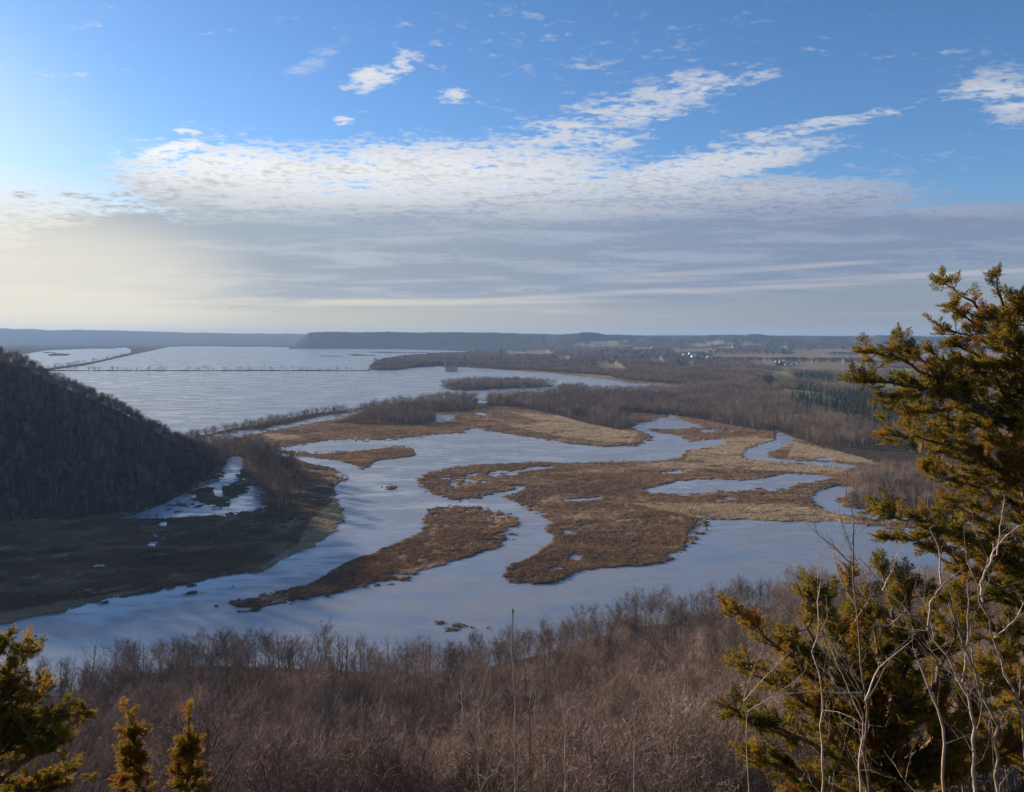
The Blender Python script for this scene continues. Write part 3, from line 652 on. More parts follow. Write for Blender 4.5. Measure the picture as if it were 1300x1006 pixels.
# ------------------------------------------------------------------ reeds and grass tufts of the marsh
def build_reeds():
    n = 900000; rg = np.random.default_rng(41)
    yy = rg.uniform(520, 800, n); xx = rg.uniform(-20, 1320, n)
    D = F * H / (yy - HY) * 1.0; X = (xx - HX) / F * D
    z, mx, my, w, bank, wood, pine = terrain(X, D)
    patch = fbm(X / 14, D / 20, 3, 43)
    k = (bank > .15) & (wood < .5) & (z < 3.5) & (patch > .3); X, D, z, patch = X[k], D[k], z[k], patch[k]; n = len(X)
    sd = sand_amount(X, D, HX + F * X / D, HY + F * H / D)
    hgt = rg.uniform(.3, .85, n) * (.35 + patch) * (.4 + .6 * bank[k])
    P0 = np.stack([X, D, z - .3], -1); V, T = [], []
    for j in range(2):
        o = rg.normal(size=(n, 3)) * [.5, .5, 0]; P1 = P0 + o * 1.3; P1[:, 2] += hgt + .3
        v, q = blades(P0 + o, P1, rg.uniform(.10, .2, n) * (D / 600) ** .5, rg); V.append(v); T.append(np.repeat(np.clip(rg.random(n) * .35 + sd * .75 + (patch - .5) * .3, 0, 1), 4))
    V = np.concatenate(V); q = np.arange(len(V)).reshape(-1, 4)
    m = mat_leafy('dry_reeds', [(0, (.145, .085, .05)), (.35, (.255, .148, .08)), (.65, (.36, .235, .13)), (1, (.45, .335, .205))], .12)
    tag(obj('reeds', mesh_np('reeds', V, q, m, False, {'tone': np.concatenate(T)})), 'dry rust and tan reeds and sedge covering the marsh islands', 'reeds', kind='stuff')
    print('reeds', n)
build_reeds()

# ------------------------------------------------------------------ far houses
M_wall = mat_plain('white_siding', (.75, .74, .70)); M_roof = mat_plain('grey_shingles', (.12, .12, .13)); M_wallb = mat_plain('cream_siding', (.6, .52, .36)); M_dark = mat_plain('window_glass', (.03, .035, .045), .2)
def box_geo(g, cx, cy, z0, sx, sy, sz):
    V = np.array([[cx + a * sx / 2, cy + b_ * sy / 2, z0 + c * sz] for c in (0, 1) for a, b_ in ((-1, -1), (1, -1), (1, 1), (-1, 1))])
    g.add(V, np.array([[3, 2, 1, 0], [4, 5, 6, 7], [0, 1, 5, 4], [1, 2, 6, 5], [2, 3, 7, 6], [3, 0, 4, 7]]))
def house(name, loc, rz, L_, W_, Hh, wallm, label, cat, group):
    e = empty(name, loc, rz); tag(e, label, cat, group)
    g = Geo(); box_geo(g, 0, 0, -1, L_, W_, Hh + 1)
    rh = W_ * .38; a = L_ / 2 - .01
    for s_ in (-1, 1): g.add(np.array([[s_ * a, -W_ / 2, Hh], [s_ * a, W_ / 2, Hh], [s_ * a, .01, Hh + rh - .1], [s_ * a, -.01, Hh + rh - .1]]), np.array([[0, 1, 2, 3]]))
    obj('wall', g.mesh('wall', wallm, False), e)
    g = Geo(); o = .5
    for s_ in (-1, 1):
        V = np.array([[-L_ / 2 - o, s_ * (W_ / 2 + o), Hh - .3], [L_ / 2 + o, s_ * (W_ / 2 + o), Hh - .3], [L_ / 2 + o, 0, Hh + rh], [-L_ / 2 - o, 0, Hh + rh]])
        V2 = V + [0, 0, .25]; VV = np.concatenate([V, V2])
        g.add(VV, np.array([[0, 1, 2, 3], [7, 6, 5, 4], [0, 4, 5, 1], [1, 5, 6, 2], [2, 6, 7, 3], [3, 7, 4, 0]]))
    obj('roof', g.mesh('roof', M_roof, False), e)
    for wx in (-.3, 0, .3):
        g = Geo(); box_geo(g, wx * L_, -W_ / 2 - .03, Hh * .45, L_ * .1, .1, Hh * .3); obj('window', g.mesh('window', M_dark, False), e)
    return e
V1 = [(987, 461.5), (992, 463), (997, 460.5), (1001, 462.8), (1004, 461), (1008, 463.2), (990, 465), (1000, 466), (1012, 462), (1006, 465.5)]
for k_, (a, b_) in enumerate(V1):
    D = 3900 - k_ * 17 + (465 - b_) * 60; X = (a - HX) / F * D
    house('white_house', (X, D, ground_z(X, D)), .3 * k_, 20 + 5 * (k_ % 3), 11, 7 + (k_ % 2) * 2, M_wall, 'tiny white house of the village far across the valley, in front of dark evergreens', 'house', 'white houses of the far village')
V2 = [(870, 455, 0), (877, 453.5, 0), (884, 456.5, 0), (891, 454, 1), (880, 459, 0), (900, 456, 0)]
for k_, (a, b_, c) in enumerate(V2):
    D = 4700 + (458 - b_) * 90; X = (a - HX) / F * D
    house('farm_building', (X, D, ground_z(X, D) + 2), .5 * k_, 30, 15, 9, M_wallb if c else M_wall, 'pale farm building in the far cluster beyond the valley woods', 'farm building', 'pale buildings of the far farm cluster')
for (a, b_, D, lab) in [(957, 478, 2750, 'lone white house among the bare woods left of the green meadow'), (1053, 479, 2650, 'small pale house on the green meadow above the pines'), (146, 436, 9800, 'pale building on the dark flats across the lake')]:
    X = (a - HX) / F * D
    house('lone_house', (X, D, ground_z(X, D) + 1), .4, 18 if D < 9000 else 50, 10 if D < 9000 else 25, 6 if D < 9000 else 16, M_wall, lab, 'house', None)

# ------------------------------------------------------------------ eastern red cedars on the brink
def px_path(P, D0, D1=None):
    n = len(P); D1 = D0 if D1 is None else D1
    return np.array([at(px, py, D0 + (D1 - D0) * i / max(1, n - 1)) for i, (px, py) in enumerate(P)])
def resample(P, n):
    P = np.asarray(P); d = np.r_[0, np.cumsum(np.linalg.norm(np.diff(P, axis=0), axis=1))]; s = np.linspace(0, d[-1], n)
    return np.stack([np.interp(s, d, P[:, c]) for c in range(3)], -1)
def make_spray(rg, L=.13):
    """one feathery cedar spray along +X: a forking twig clad in short scaly shoots"""
    S, E, W = [], [], []
    def twig(p, d, l, lev):
        n = 3 if lev else 5
        for i in range(n):
            q = p + d * l * (i + 1) / n
            S.append(p + d * l * i / n); E.append(q + d * .01); W.append(.0032 if lev else .0038)
            if lev < 2:
                for s_ in (-1, 1):
                    dd = d * .8 + np.array([0, s_ * .7, 0]) + rg.normal(size=3) * .22; dd /= np.linalg.norm(dd)
                    if lev == 0: twig(q, dd, l * rg.uniform(.3, .5) * (1.15 - i / n), 1)
                    else:
                        S.append(q); E.append(q + dd * rg.uniform(.016, .03)); W.append(.0031)
    twig(np.zeros(3), np.array([1., 0, 0]), L, 0)
    return np.array(S), np.array(E), np.array(W)
SPRAYS = [make_spray(np.random.default_rng(500 + i)) for i in range(6)]
def place_sprays(g, base, dirs, size, tone, rg):
    """copies the sprays' shoots to many stations, all in one array operation"""
    n = len(base); pick = rg.integers(0, len(SPRAYS), n)
    for k_, (S, E, W) in enumerate(SPRAYS):
        i = np.where(pick == k_)[0]
        if not len(i): continue
        d = dirs[i]; d = d / (np.linalg.norm(d, axis=1)[:, None] + 1e-9)
        r = rg.normal(size=d.shape) * .6 + [0, 0, 1.0]; b_ = np.cross(r, d); b_ /= np.linalg.norm(b_, axis=1)[:, None] + 1e-9; c = np.cross(d, b_)
        Mx = np.stack([d, b_, c], 1) * size[i][:, None, None]                       # rows: axes
        P0 = np.einsum('sk,nkj->nsj', S, Mx) + base[i][:, None]; P1 = np.einsum('sk,nkj->nsj', E, Mx) + base[i][:, None]
        m = len(S); P0, P1 = P0.reshape(-1, 3), P1.reshape(-1, 3); w = (W[None] * size[i][:, None]).ravel() * rg.uniform(.8, 1.3, len(P0))
        V, q = blades(P0, P1, w, rg); g.add(V, q, np.repeat(np.repeat(tone[i], m) + rg.normal(size=len(P0)) * .05, 4))
def cedar(name, trunk, limbs, label, group=None, dens=1.0, sp=1.0, seed=1, rustiness=.13, trad=.09, tips=True):
    """trunk: px path with distance; limbs: (px path, D0, D1, reach in metres of the side shoots, density)"""
    rg = np.random.default_rng(seed)
    T = px_path(*trunk); base = T[0].copy(); e = empty(name, base); tag(e, label, 'cedar tree', group)
    tr, cr = Geo(), Geo()
    T = resample(T, 12); T[1:-1] += rg.normal(size=(10, 3)) * .03
    tr.tube(T - base, np.linspace(trad, .012, 12), 8)
    SB, SD, SZ, ST = [], [], [], []
    for P, D0, D1, reach, dn in limbs:
        br = Geo(); L_ = px_path(P, D0, D1); n = max(5, int(np.linalg.norm(np.diff(L_, axis=0), axis=1).sum() / .12)); L_ = resample(L_, n)
        L_[1:-1] += rg.normal(size=(n - 2, 3)) * .018
        r0 = .010 + .016 * min(2.0, n * .12); br.tube(L_ - base, np.linspace(r0, .005, n), 5)
        ax = np.gradient(L_, axis=0); ax /= np.linalg.norm(ax, axis=1)[:, None] + 1e-9
        clump = rg.random() * .4
        m = int(n * 2.9 * dn * dens)
        for _ in range(m):
            t = rg.random() ** .8; i = min(n - 1, int(t * n)); p = L_[i]
            side = rg.normal(size=3) * [1, .9, .5]; d = ax[i] * rg.uniform(.5, 1.2) + side * .8 + np.array([0, 0, .12]); d /= np.linalg.norm(d)
            ln = reach * (1.15 - .8 * t) * rg.uniform(.3, 1.45)
            mid = p + d * ln * .5 + rg.normal(size=3) * .02; d2 = d + ax[i] * .5 + np.array([0, 0, .15]) + rg.normal(size=3) * .2; d2 /= np.linalg.norm(d2)
            end = mid + d2 * ln * .5
            br.tube(np.array([p, mid, end]) - base, [.007, .0045, .002], 3)
            k_ = max(4, int(ln / .022)); tt = rg.random(k_) * .82 + .18
            pos = np.where(tt[:, None] < .5, p + (mid - p) * tt[:, None] * 2, mid + (end - mid) * (tt[:, None] * 2 - 1))
            dd = d[None] * .4 + d2[None] * .7 + rg.normal(size=(k_, 3)) * [.34, .4, .24] + [-.16, 0, .14]
            tn = clump + rg.normal() * .2 + .2
            if rg.random() < rustiness: tn += .35
            SB.append(pos); SD.append(dd); SZ.append(rg.uniform(.45, 1.0, k_) * sp); ST.append(np.clip(tn + rg.normal(size=k_) * .08, 0, 1))
        obj('branch', br.mesh('branch', M_cbark), e)
        SB.append(L_[-3:]); SD.append(ax[-3:]); SZ.append(np.full(3, 1.0 * sp)); ST.append(np.full(3, .7))
    SB, SD, SZ, ST = map(np.concatenate, (SB, SD, SZ, ST))
    place_sprays(cr, SB - base, SD, SZ, ST, rg)
    obj('trunk', tr.mesh('trunk', M_cbark), e)
    obj('crown', cr.mesh('crown', M_cedar, False), e)
    print(name, 'sprays', len(SB), 'faces', sum(len(f) for f in cr.F))
    return e
TR = ([(1330, 1150), (1325, 900), (1315, 700), (1308, 560), (1300, 460), (1287, 400), (1268, 368)], 8.2, 8.0)
def tl(*P, D0=8.1, D1=7.6, reach=.38, dn=1.0): return (list(P), D0, D1, reach, dn)
limbs = [
    tl((1300, 450), (1277, 395), (1266, 356), reach=.12, dn=.8), tl((1305, 440), (1250, 400), (1218, 376), (1198, 360), reach=.13, D1=7.8, dn=.9),
    tl((1305, 450), (1262, 425), (1225, 400), (1210, 390), reach=.14), tl((1305, 460), (1260, 440), (1215, 425), (1195, 414), reach=.22, D1=8.2),
    tl((1305, 420), (1295, 400), (1294, 388), reach=.14), tl((1340, 470), (1320, 420), (1300, 380), reach=.25),
    tl((1305, 500), (1270, 470), (1235, 450), (1215, 440), reach=.28, D1=7.9), tl((1310, 520), (1290, 470), (1270, 430), reach=.3, D1=7.4, dn=1.2), tl((1310, 480), (1290, 440), (1265, 405), reach=.24, D1=7.6, dn=1.3), tl((1315, 470), (1300, 430), (1285, 405), reach=.22, D1=8.0, dn=1.3), tl((1310, 540), (1275, 500), (1245, 470), (1225, 462), reach=.26, D1=7.6, dn=1.2),
    # the long branch reaching out to the left
    tl((1310, 560), (1262, 528), (1215, 505), (1170, 492), (1125, 485), (1084, 481), reach=.24, D0=8.0, D1=7.2, dn=1.35),
    tl((1240, 517), (1200, 485), (1165, 455), (1140, 438), reach=.24, D0=7.9, D1=7.5, dn=1.3), tl((1215, 505), (1178, 476), (1135, 456), (1102, 446), reach=.20, D0=7.7, D1=7.3, dn=1.2),
    tl((1230, 512), (1205, 478), (1188, 450), reach=.22, D0=7.8, D1=7.8, dn=1.2), tl((1265, 528), (1220, 520), (1180, 522), (1148, 524), reach=.22, D0=7.9, D1=7.4, dn=1.1),
    tl((1255, 520), (1232, 500), (1215, 470), reach=.26, D0=7.8, D1=8.2, dn=1.2), tl((1180, 495), (1150, 505), (1125, 503), reach=.16, D0=7.4, D1=7.3),
    # the next one down
    tl((1315, 640), (1270, 598), (1225, 572), (1180, 560), (1135, 553), reach=.34, D0=8.1, D1=7.3, dn=1.3), tl((1250, 585), (1215, 548), (1190, 540), reach=.26, D0=7.9, D1=7.6),
    tl((1310, 610), (1280, 565), (1245, 540), (1215, 535), reach=.3, D0=8.0, D1=7.8), tl((1315, 660), (1265, 630), (1220, 612), (1180, 600), reach=.3, D0=8.1, D1=7.5, dn=1.1),
    tl((1315, 600), (1300, 545), (1290, 500), reach=.3, D1=7.7, dn=1.3), tl((1315, 680), (1295, 620), (1280, 570), reach=.34, D1=7.5, dn=1.3),
    tl((1320, 720), (1280, 680), (1235, 655), (1205, 640), reach=.34, D1=7.5, dn=1.2), tl((1320, 760), (1275, 720), (1230, 690), (1195, 672), reach=.36, D1=7.4, dn=1.2),
    tl((1325, 800), (1280, 755), (1230, 720), (1190, 700), reach=.4, D1=7.3, dn=1.2), tl((1325, 700), (1300, 640), (1295, 600), reach=.36, D1=7.8, dn=1.2),
    tl((1320, 740), (1240, 690), (1180, 665), (1140, 655), (1116, 645), reach=.24, D1=7.2, dn=1.3), tl((1200, 675), (1160, 685), (1130, 682), reach=.24, D0=7.5, D1=7.2),
    tl((1328, 860), (1290, 810), (1240, 780), (1200, 760), reach=.42, D1=7.3, dn=1.2), tl((1328, 820), (1305, 760), (1290, 720), reach=.42, D1=7.7, dn=1.2),
    tl((1345, 600), (1345, 500), (1340, 440), reach=.35), tl((1350, 760), (1350, 660), (1340, 600), reach=.4), tl((1330, 930), (1290, 880), (1240, 850), reach=.42, D1=7.4, dn=1.2), tl((1330, 1000), (1290, 950), (1240, 920), reach=.42, D1=7.4, dn=1.2)]
cedar('red_cedar', TR, limbs, 'tall windswept golden green cedar at the right edge, its boughs reaching over the valley', seed=61, trad=.12)
TR2 = ([(1150, 1240), (1140, 1100), (1120, 980), (1110, 900)], 6.9, 6.9)
def t2(*P, D0=6.9, D1=6.5, reach=.34, dn=1.2): return (list(P), D0, D1, reach, dn)
limbs2 = [t2((1120, 990), (1060, 900), (1010, 840), (965, 800), (938, 778), reach=.22, D1=6.3), t2((1110, 930), (1060, 860), (1025, 800), (1030, 750), reach=.24), t2((1120, 950), (1090, 860), (1065, 800), (1050, 762), reach=.26),
          t2((1115, 940), (1120, 860), (1110, 800), (1100, 760), reach=.3, D1=6.9), t2((1120, 950), (1150, 870), (1160, 800), (1150, 740), reach=.34, D1=7.0), t2((1125, 960), (1180, 880), (1210, 810), (1220, 760), reach=.38, D1=7.1),
          t2((1110, 960), (1040, 900), (985, 868), (950, 850), reach=.26, D1=6.3), t2((1110, 990), (1040, 950), (985, 925), (940, 908), reach=.3, D1=6.2), t2((1130, 1050), (1060, 1000), (1000, 975), (960, 965), reach=.32, D1=6.2),
          t2((1130, 980), (1200, 930), (1250, 880), (1280, 830), reach=.4, D1=6.9), t2((1130, 1040), (1200, 1000), (1260, 960), (1310, 930), reach=.4, D1=6.6), t2((1110, 930), (1070, 880), (1040, 845), (1010, 820), reach=.26, D1=6.6),
          t2((1110, 960), (1090, 900), (1075, 850), reach=.34), t2((1120, 1000), (1140, 930), (1150, 880), reach=.36, D1=6.4), t2((1120, 1020), (1080, 970), (1050, 930), reach=.34, D1=6.3), t2((1125, 1010), (1180, 960), (1220, 900), reach=.38, D1=6.4),
          t2((1110, 900), (1085, 820), (1080, 760), (1078, 735), reach=.2, D1=6.9), t2((1120, 930), (1150, 830), (1130, 770), (1120, 730), reach=.28, D1=7.1), t2((1140, 1100), (1080, 1050), (1010, 1020), reach=.34, D1=6.2), t2((1140, 1100), (1200, 1060), (1280, 1020), reach=.38, D1=6.4)]
cedar('red_cedar', TR2, limbs2, 'broad low olive and rust cedar spreading below the tall one, bare saplings before it', seed=67, rustiness=.22)
TR3 = ([(-30, 1240), (-22, 1100), (-12, 960), (-5, 815)], 9.0, 9.0)
def t3(*P, D0=9.0, D1=8.8, reach=.34, dn=1.1): return (list(P), D0, D1, reach, dn)
limbs3 = [t3((-6, 840), (2, 822), (6, 812), reach=.15), t3((-10, 880), (10, 850), (30, 828), (47, 820), reach=.2, D1=8.6), t3((-10, 910), (15, 880), (25, 855), reach=.3), t3((-14, 950), (20, 915), (45, 890), (48, 870), reach=.32),
          t3((-14, 970), (30, 935), (65, 912), (85, 905), reach=.32, D1=8.6), t3((-18, 1000), (40, 960), (85, 930), (108, 905), reach=.22, D1=8.5), t3((-20, 1040), (30, 1005), (70, 985), (95, 975), reach=.3), t3((-20, 1060), (20, 1020), (60, 1000), reach=.42),
          t3((-12, 900), (-30, 860), (-45, 840), reach=.35), t3((-14, 960), (0, 920), (5, 880), reach=.38), t3((-16, 990), (0, 950), (20, 930), reach=.4)]
cedar('red_cedar', TR3, limbs3, 'dark green cedar at the bottom left corner with a feathery top', seed=71, rustiness=.08, dens=1.3)
for (P, lab, sd) in [([(180, 1130), (176, 1000), (168, 925), (160, 900)], 'small rust orange cedar sapling with its tip bent left', 73), ([(236, 1130), (238, 1010), (238, 935), (241, 904)], 'small rust orange cedar sapling with an upright tip', 74)]:
    a, b_ = P[-1]; c, d_ = P[-2]
    lm = [(P[1:], 9.4, 9.3, .045, .6)] + [([(c + 2, d_ + 16 * j), (c + s_ * random.uniform(4, 6) * (1 + .45 * j), d_ - 8 + 18 * j + random.uniform(-6, 6))], 9.4, 9.3, .05, .8) for j in range(1, 8) for s_ in (-1, 1)]
    cedar('cedar_sapling', (P, 9.4, 9.4), lm, lab, 'rust orange cedar saplings', seed=sd, rustiness=1.0, trad=.02)

# ------------------------------------------------------------------ bare saplings and stalks in front
def sapling(label, stems, m, name='bare_sapling', group=None, cat='sapling', seed=1, twigs=6):
    """stems: (px path, D, width in px at its base, width at its tip); the first is the stem, the rest are its branches"""
    rg = np.random.default_rng(seed); base = None; e = None
    for j, (P, D, w0, w1) in enumerate(stems):
        Q = px_path(P, D)
        if e is None:
            base = Q[0].copy(); e = empty(name, base); tag(e, label, cat, group)
        n = max(6, 3 * len(P)); q = resample(Q, n); L_ = np.linalg.norm(q[-1] - q[0])
        q[1:-1] += rg.normal(size=(n - 2, 3)) * [.003, .01, .003] * L_
        q[:, 1] += np.linspace(0, rg.normal() * .15, n) * L_ * (j > 0)
        g = Geo(); r = np.linspace(w0 * .62, w1 * .55, n) * D / F / 2
        g.tube(q - base, r * (1 + .18 * rg.random(n)), 6)
        def shoot(p, d, l, r_, lev):
            m = 4; Q = [p]
            for _ in range(m - 1):
                d = d + rg.normal(size=3) * .22 + np.array([0, 0, .08]); d /= np.linalg.norm(d); Q.append(Q[-1] + d * l / (m - 1))
            g.tube(np.array(Q) - base, np.linspace(r_, r_ * .35, m), 4)
            if lev < 2:
                for _ in range(rg.integers(1, 4)):
                    i = rg.integers(1, m); shoot(Q[i], d + rg.normal(size=3) * .7, l * rg.uniform(.3, .6), r_ * .6, lev + 1)
        for _ in range(twigs * 2 if len(P) > 2 else twigs):
            i = rg.integers(n // 4, n); d = q[i] - q[i - 1]; d = d / np.linalg.norm(d) + rg.normal(size=3) * .65; d /= np.linalg.norm(d)
            shoot(q[i], d, L_ * rg.uniform(.05, .22), max(.0011, r[i] * .4), 0)
        obj('stem' if j == 0 else 'branch', g.mesh('stem', m), e)
    return e
sapling('thin dark upright sapling with a tall straight leader before the low cedar', [([(1102, 1150), (1100, 915), (1095, 830), (1088, 780), (1082, 700), (1079, 640), (1076, 598)], 5.2, 8, 1.5),
        ([(1088, 775), (1068, 735), (1060, 700), (1058, 672)], 5.2, 3, 1.2), ([(1084, 720), (1060, 695), (1040, 680), (1034, 660)], 5.2, 2.6, 1), ([(1084, 735), (1108, 728), (1112, 705)], 5.2, 2.2, 1), ([(1082, 700), (1072, 672), (1066, 655)], 5.2, 2, 1), ([(1095, 880), (1075, 845), (1050, 812), (1045, 795)], 5.2, 3.5, 1.2),
        ([(1098, 900), (1120, 860), (1140, 830), (1165, 810)], 5.2, 4, 1.4), ([(1082, 752), (1050, 745), (1028, 732)], 5.2, 2.2, .9), ([(1097, 870), (1080, 850), (1055, 838)], 5.2, 3, 1), ([(1085, 790), (1100, 752), (1092, 715)], 5.2, 2, .9)], M_stemb, seed=81)
sapling('pale grey forked sapling arching up to the left edge of the tall cedar', [([(1245, 1150), (1235, 915), (1222, 868), (1205, 835), (1180, 800), (1150, 775), (1120, 750), (1098, 715), (1090, 708)], 5.0, 8.5, 1.6),
        ([(1178, 800), (1182, 765), (1198, 742), (1222, 722)], 5.0, 5, 1.6), ([(1195, 742), (1198, 700), (1190, 675)], 5.0, 3.6, 1.2), ([(1150, 775), (1128, 795), (1105, 790)], 5.0, 2.6, 1), ([(1222, 868), (1235, 820), (1242, 770), (1245, 745)], 5.0, 4.4, 1.5), ([(1120, 750), (1138, 722), (1145, 705)], 5.0, 2.4, 1)], M_stem, seed=82)
sapling('tall pale sapling leaning right along the tall cedar, forked near its top', [([(1330, 1150), (1297, 915), (1280, 860), (1262, 810), (1250, 775), (1240, 745), (1232, 720), (1227, 710)], 4.8, 9, 2.4),
        ([(1247, 770), (1248, 740), (1262, 715), (1270, 700), (1290, 680), (1305, 672)], 4.8, 4.6, 2), ([(1266, 705), (1272, 668), (1280, 635)], 4.8, 3.2, 1.2), ([(1262, 810), (1285, 790), (1300, 760)], 4.8, 3, 1.2)], M_stem, seed=83)
sapling('stout pale stub of a stem with a broken top in front of the tall cedar', [([(1280, 1150), (1262, 915), (1242, 870), (1228, 830), (1215, 790), (1205, 765)], 4.9, 8.5, 4.2), ([(1236, 850), (1226, 800), (1230, 770)], 4.9, 3.4, 1.3)], M_stem, seed=84)
sapling('short thick weathered stem with a snapped end, low before the cedars', [([(1205, 1150), (1196, 915), (1182, 880), (1172, 855), (1165, 838)], 4.8, 7.5, 3.6)], M_stemb, seed=85, twigs=3)
sapling('fine grey sapling with upswept twigs left of the dark upright one', [([(1048, 1150), (1043, 915), (1042, 860), (1034, 828), (1042, 780), (1044, 740), (1040, 700)], 5.6, 5.5, 1.2), ([(1034, 828), (1015, 800), (998, 775), (991, 752)], 5.6, 3, 1), ([(1040, 870), (1015, 850), (1000, 822)], 5.6, 2.4, .9), ([(1043, 800), (1050, 780), (1046, 755)], 5.6, 2, .8)], M_stem, seed=86)
sapling('low pale branching shoot lying across the foot of the low cedar', [([(1090, 1080), (1095, 915), (1080, 880), (1058, 835), (1046, 798)], 4.9, 5, 1.4), ([(1085, 885), (1060, 870), (1050, 850)], 4.9, 3, 1), ([(1098, 890), (1112, 850), (1150, 815)], 4.9, 3, 1.2), ([(1095, 880), (1030, 878), (960, 882)], 4.9, 2.6, .9)], M_stem, seed=87)
sapling('thin pale shoots crossing below the low cedar at its left', [([(952, 1080), (948, 915), (942, 880), (968, 825)], 5.6, 3.5, 1), ([(945, 890), (975, 850), (995, 825)], 5.6, 2.2, .8), ([(946, 900), (930, 890), (915, 886)], 5.6, 2, .8), ([(948, 905), (1000, 870), (1020, 850)], 5.6, 2, .7)], M_stem, seed=88)
sapling('tall brown stalk with a bud at its tip, standing before the water', [([(655, 1120), (654, 915), (652, 860), (652, 820), (651, 775)], 5.0, 4.6, 3.0), ([(651.3, 778), (651, 773)], 5.0, 4.6, 3)], M_stemb, 'bare_stalk', cat='stalk', seed=89, twigs=0)
sapling('thin brown stalk just right of the tall budded stalk', [([(674, 1100), (672, 915), (667, 860), (664, 825), (665, 808)], 5.2, 3.6, 1.8), ([(672, 900), (675, 870)], 5.2, 2.4, 1.8)], M_stemb, 'bare_stalk', cat='stalk', seed=90, twigs=0)
sapling('thin straight stalk a hand right of the two brown stalks', [([(694, 1100), (693, 915), (695, 880), (696, 855)], 5.4, 2.6, 1.2)], M_stemb, 'bare_stalk', cat='stalk', seed=91, twigs=0)
sapling('pale curling shoot forked low, right of the brown stalks', [([(718, 1080), (717, 915), (714, 890), (711, 876)], 5.0, 3.4, 1.8), ([(717, 915), (722, 902), (732, 897), (741, 893)], 5.0, 2.6, 1), ([(710, 915), (709, 890)], 5.0, 2.6, 2)], M_stem, 'bare_shoot', cat='shoot', seed=92, twigs=2)
sapling('spray of fine pale twigs fanning up left of the brown stalks', [([(612, 1100), (605, 915), (612, 880), (620, 845)], 5.6, 2.6, .9), ([(605, 915), (583, 890), (572, 860)], 5.6, 2, .8), ([(600, 915), (625, 888), (643, 868)], 5.6, 2, .8), ([(588, 915), (586, 880), (594, 845)], 5.6, 2, .8), ([(605, 900), (585, 890)], 5.6, 2.2, 1), ([(597, 915), (612, 870), (619, 840)], 5.6, 1.6, .8)], M_stem, 'bare_shoot', cat='shoot', seed=93, twigs=5)
sapling('small forked pale shoot between the curled shoot and the low cedar', [([(806, 1080), (805, 915), (804, 905), (809, 898)], 5.2, 2.8, 1.2), ([(804, 908), (799, 899)], 5.2, 2, 1)], M_stem, 'bare_shoot', cat='shoot', seed=94, twigs=1)

# ------------------------------------------------------------------ sun, sky and clouds, haze
sun_d = bpy.data.lights.new('sun', 'SUN'); sun_d.energy = 5.0; sun_d.angle = R(.6); sun_d.color = (1.0, .84, .64)
sun = bpy.data.objects.new('sun', sun_d); COL.objects.link(sun); sun.location = (0, 0, 400)
sun.rotation_euler = (-SUN).to_track_quat('-Z', 'Y').to_euler()

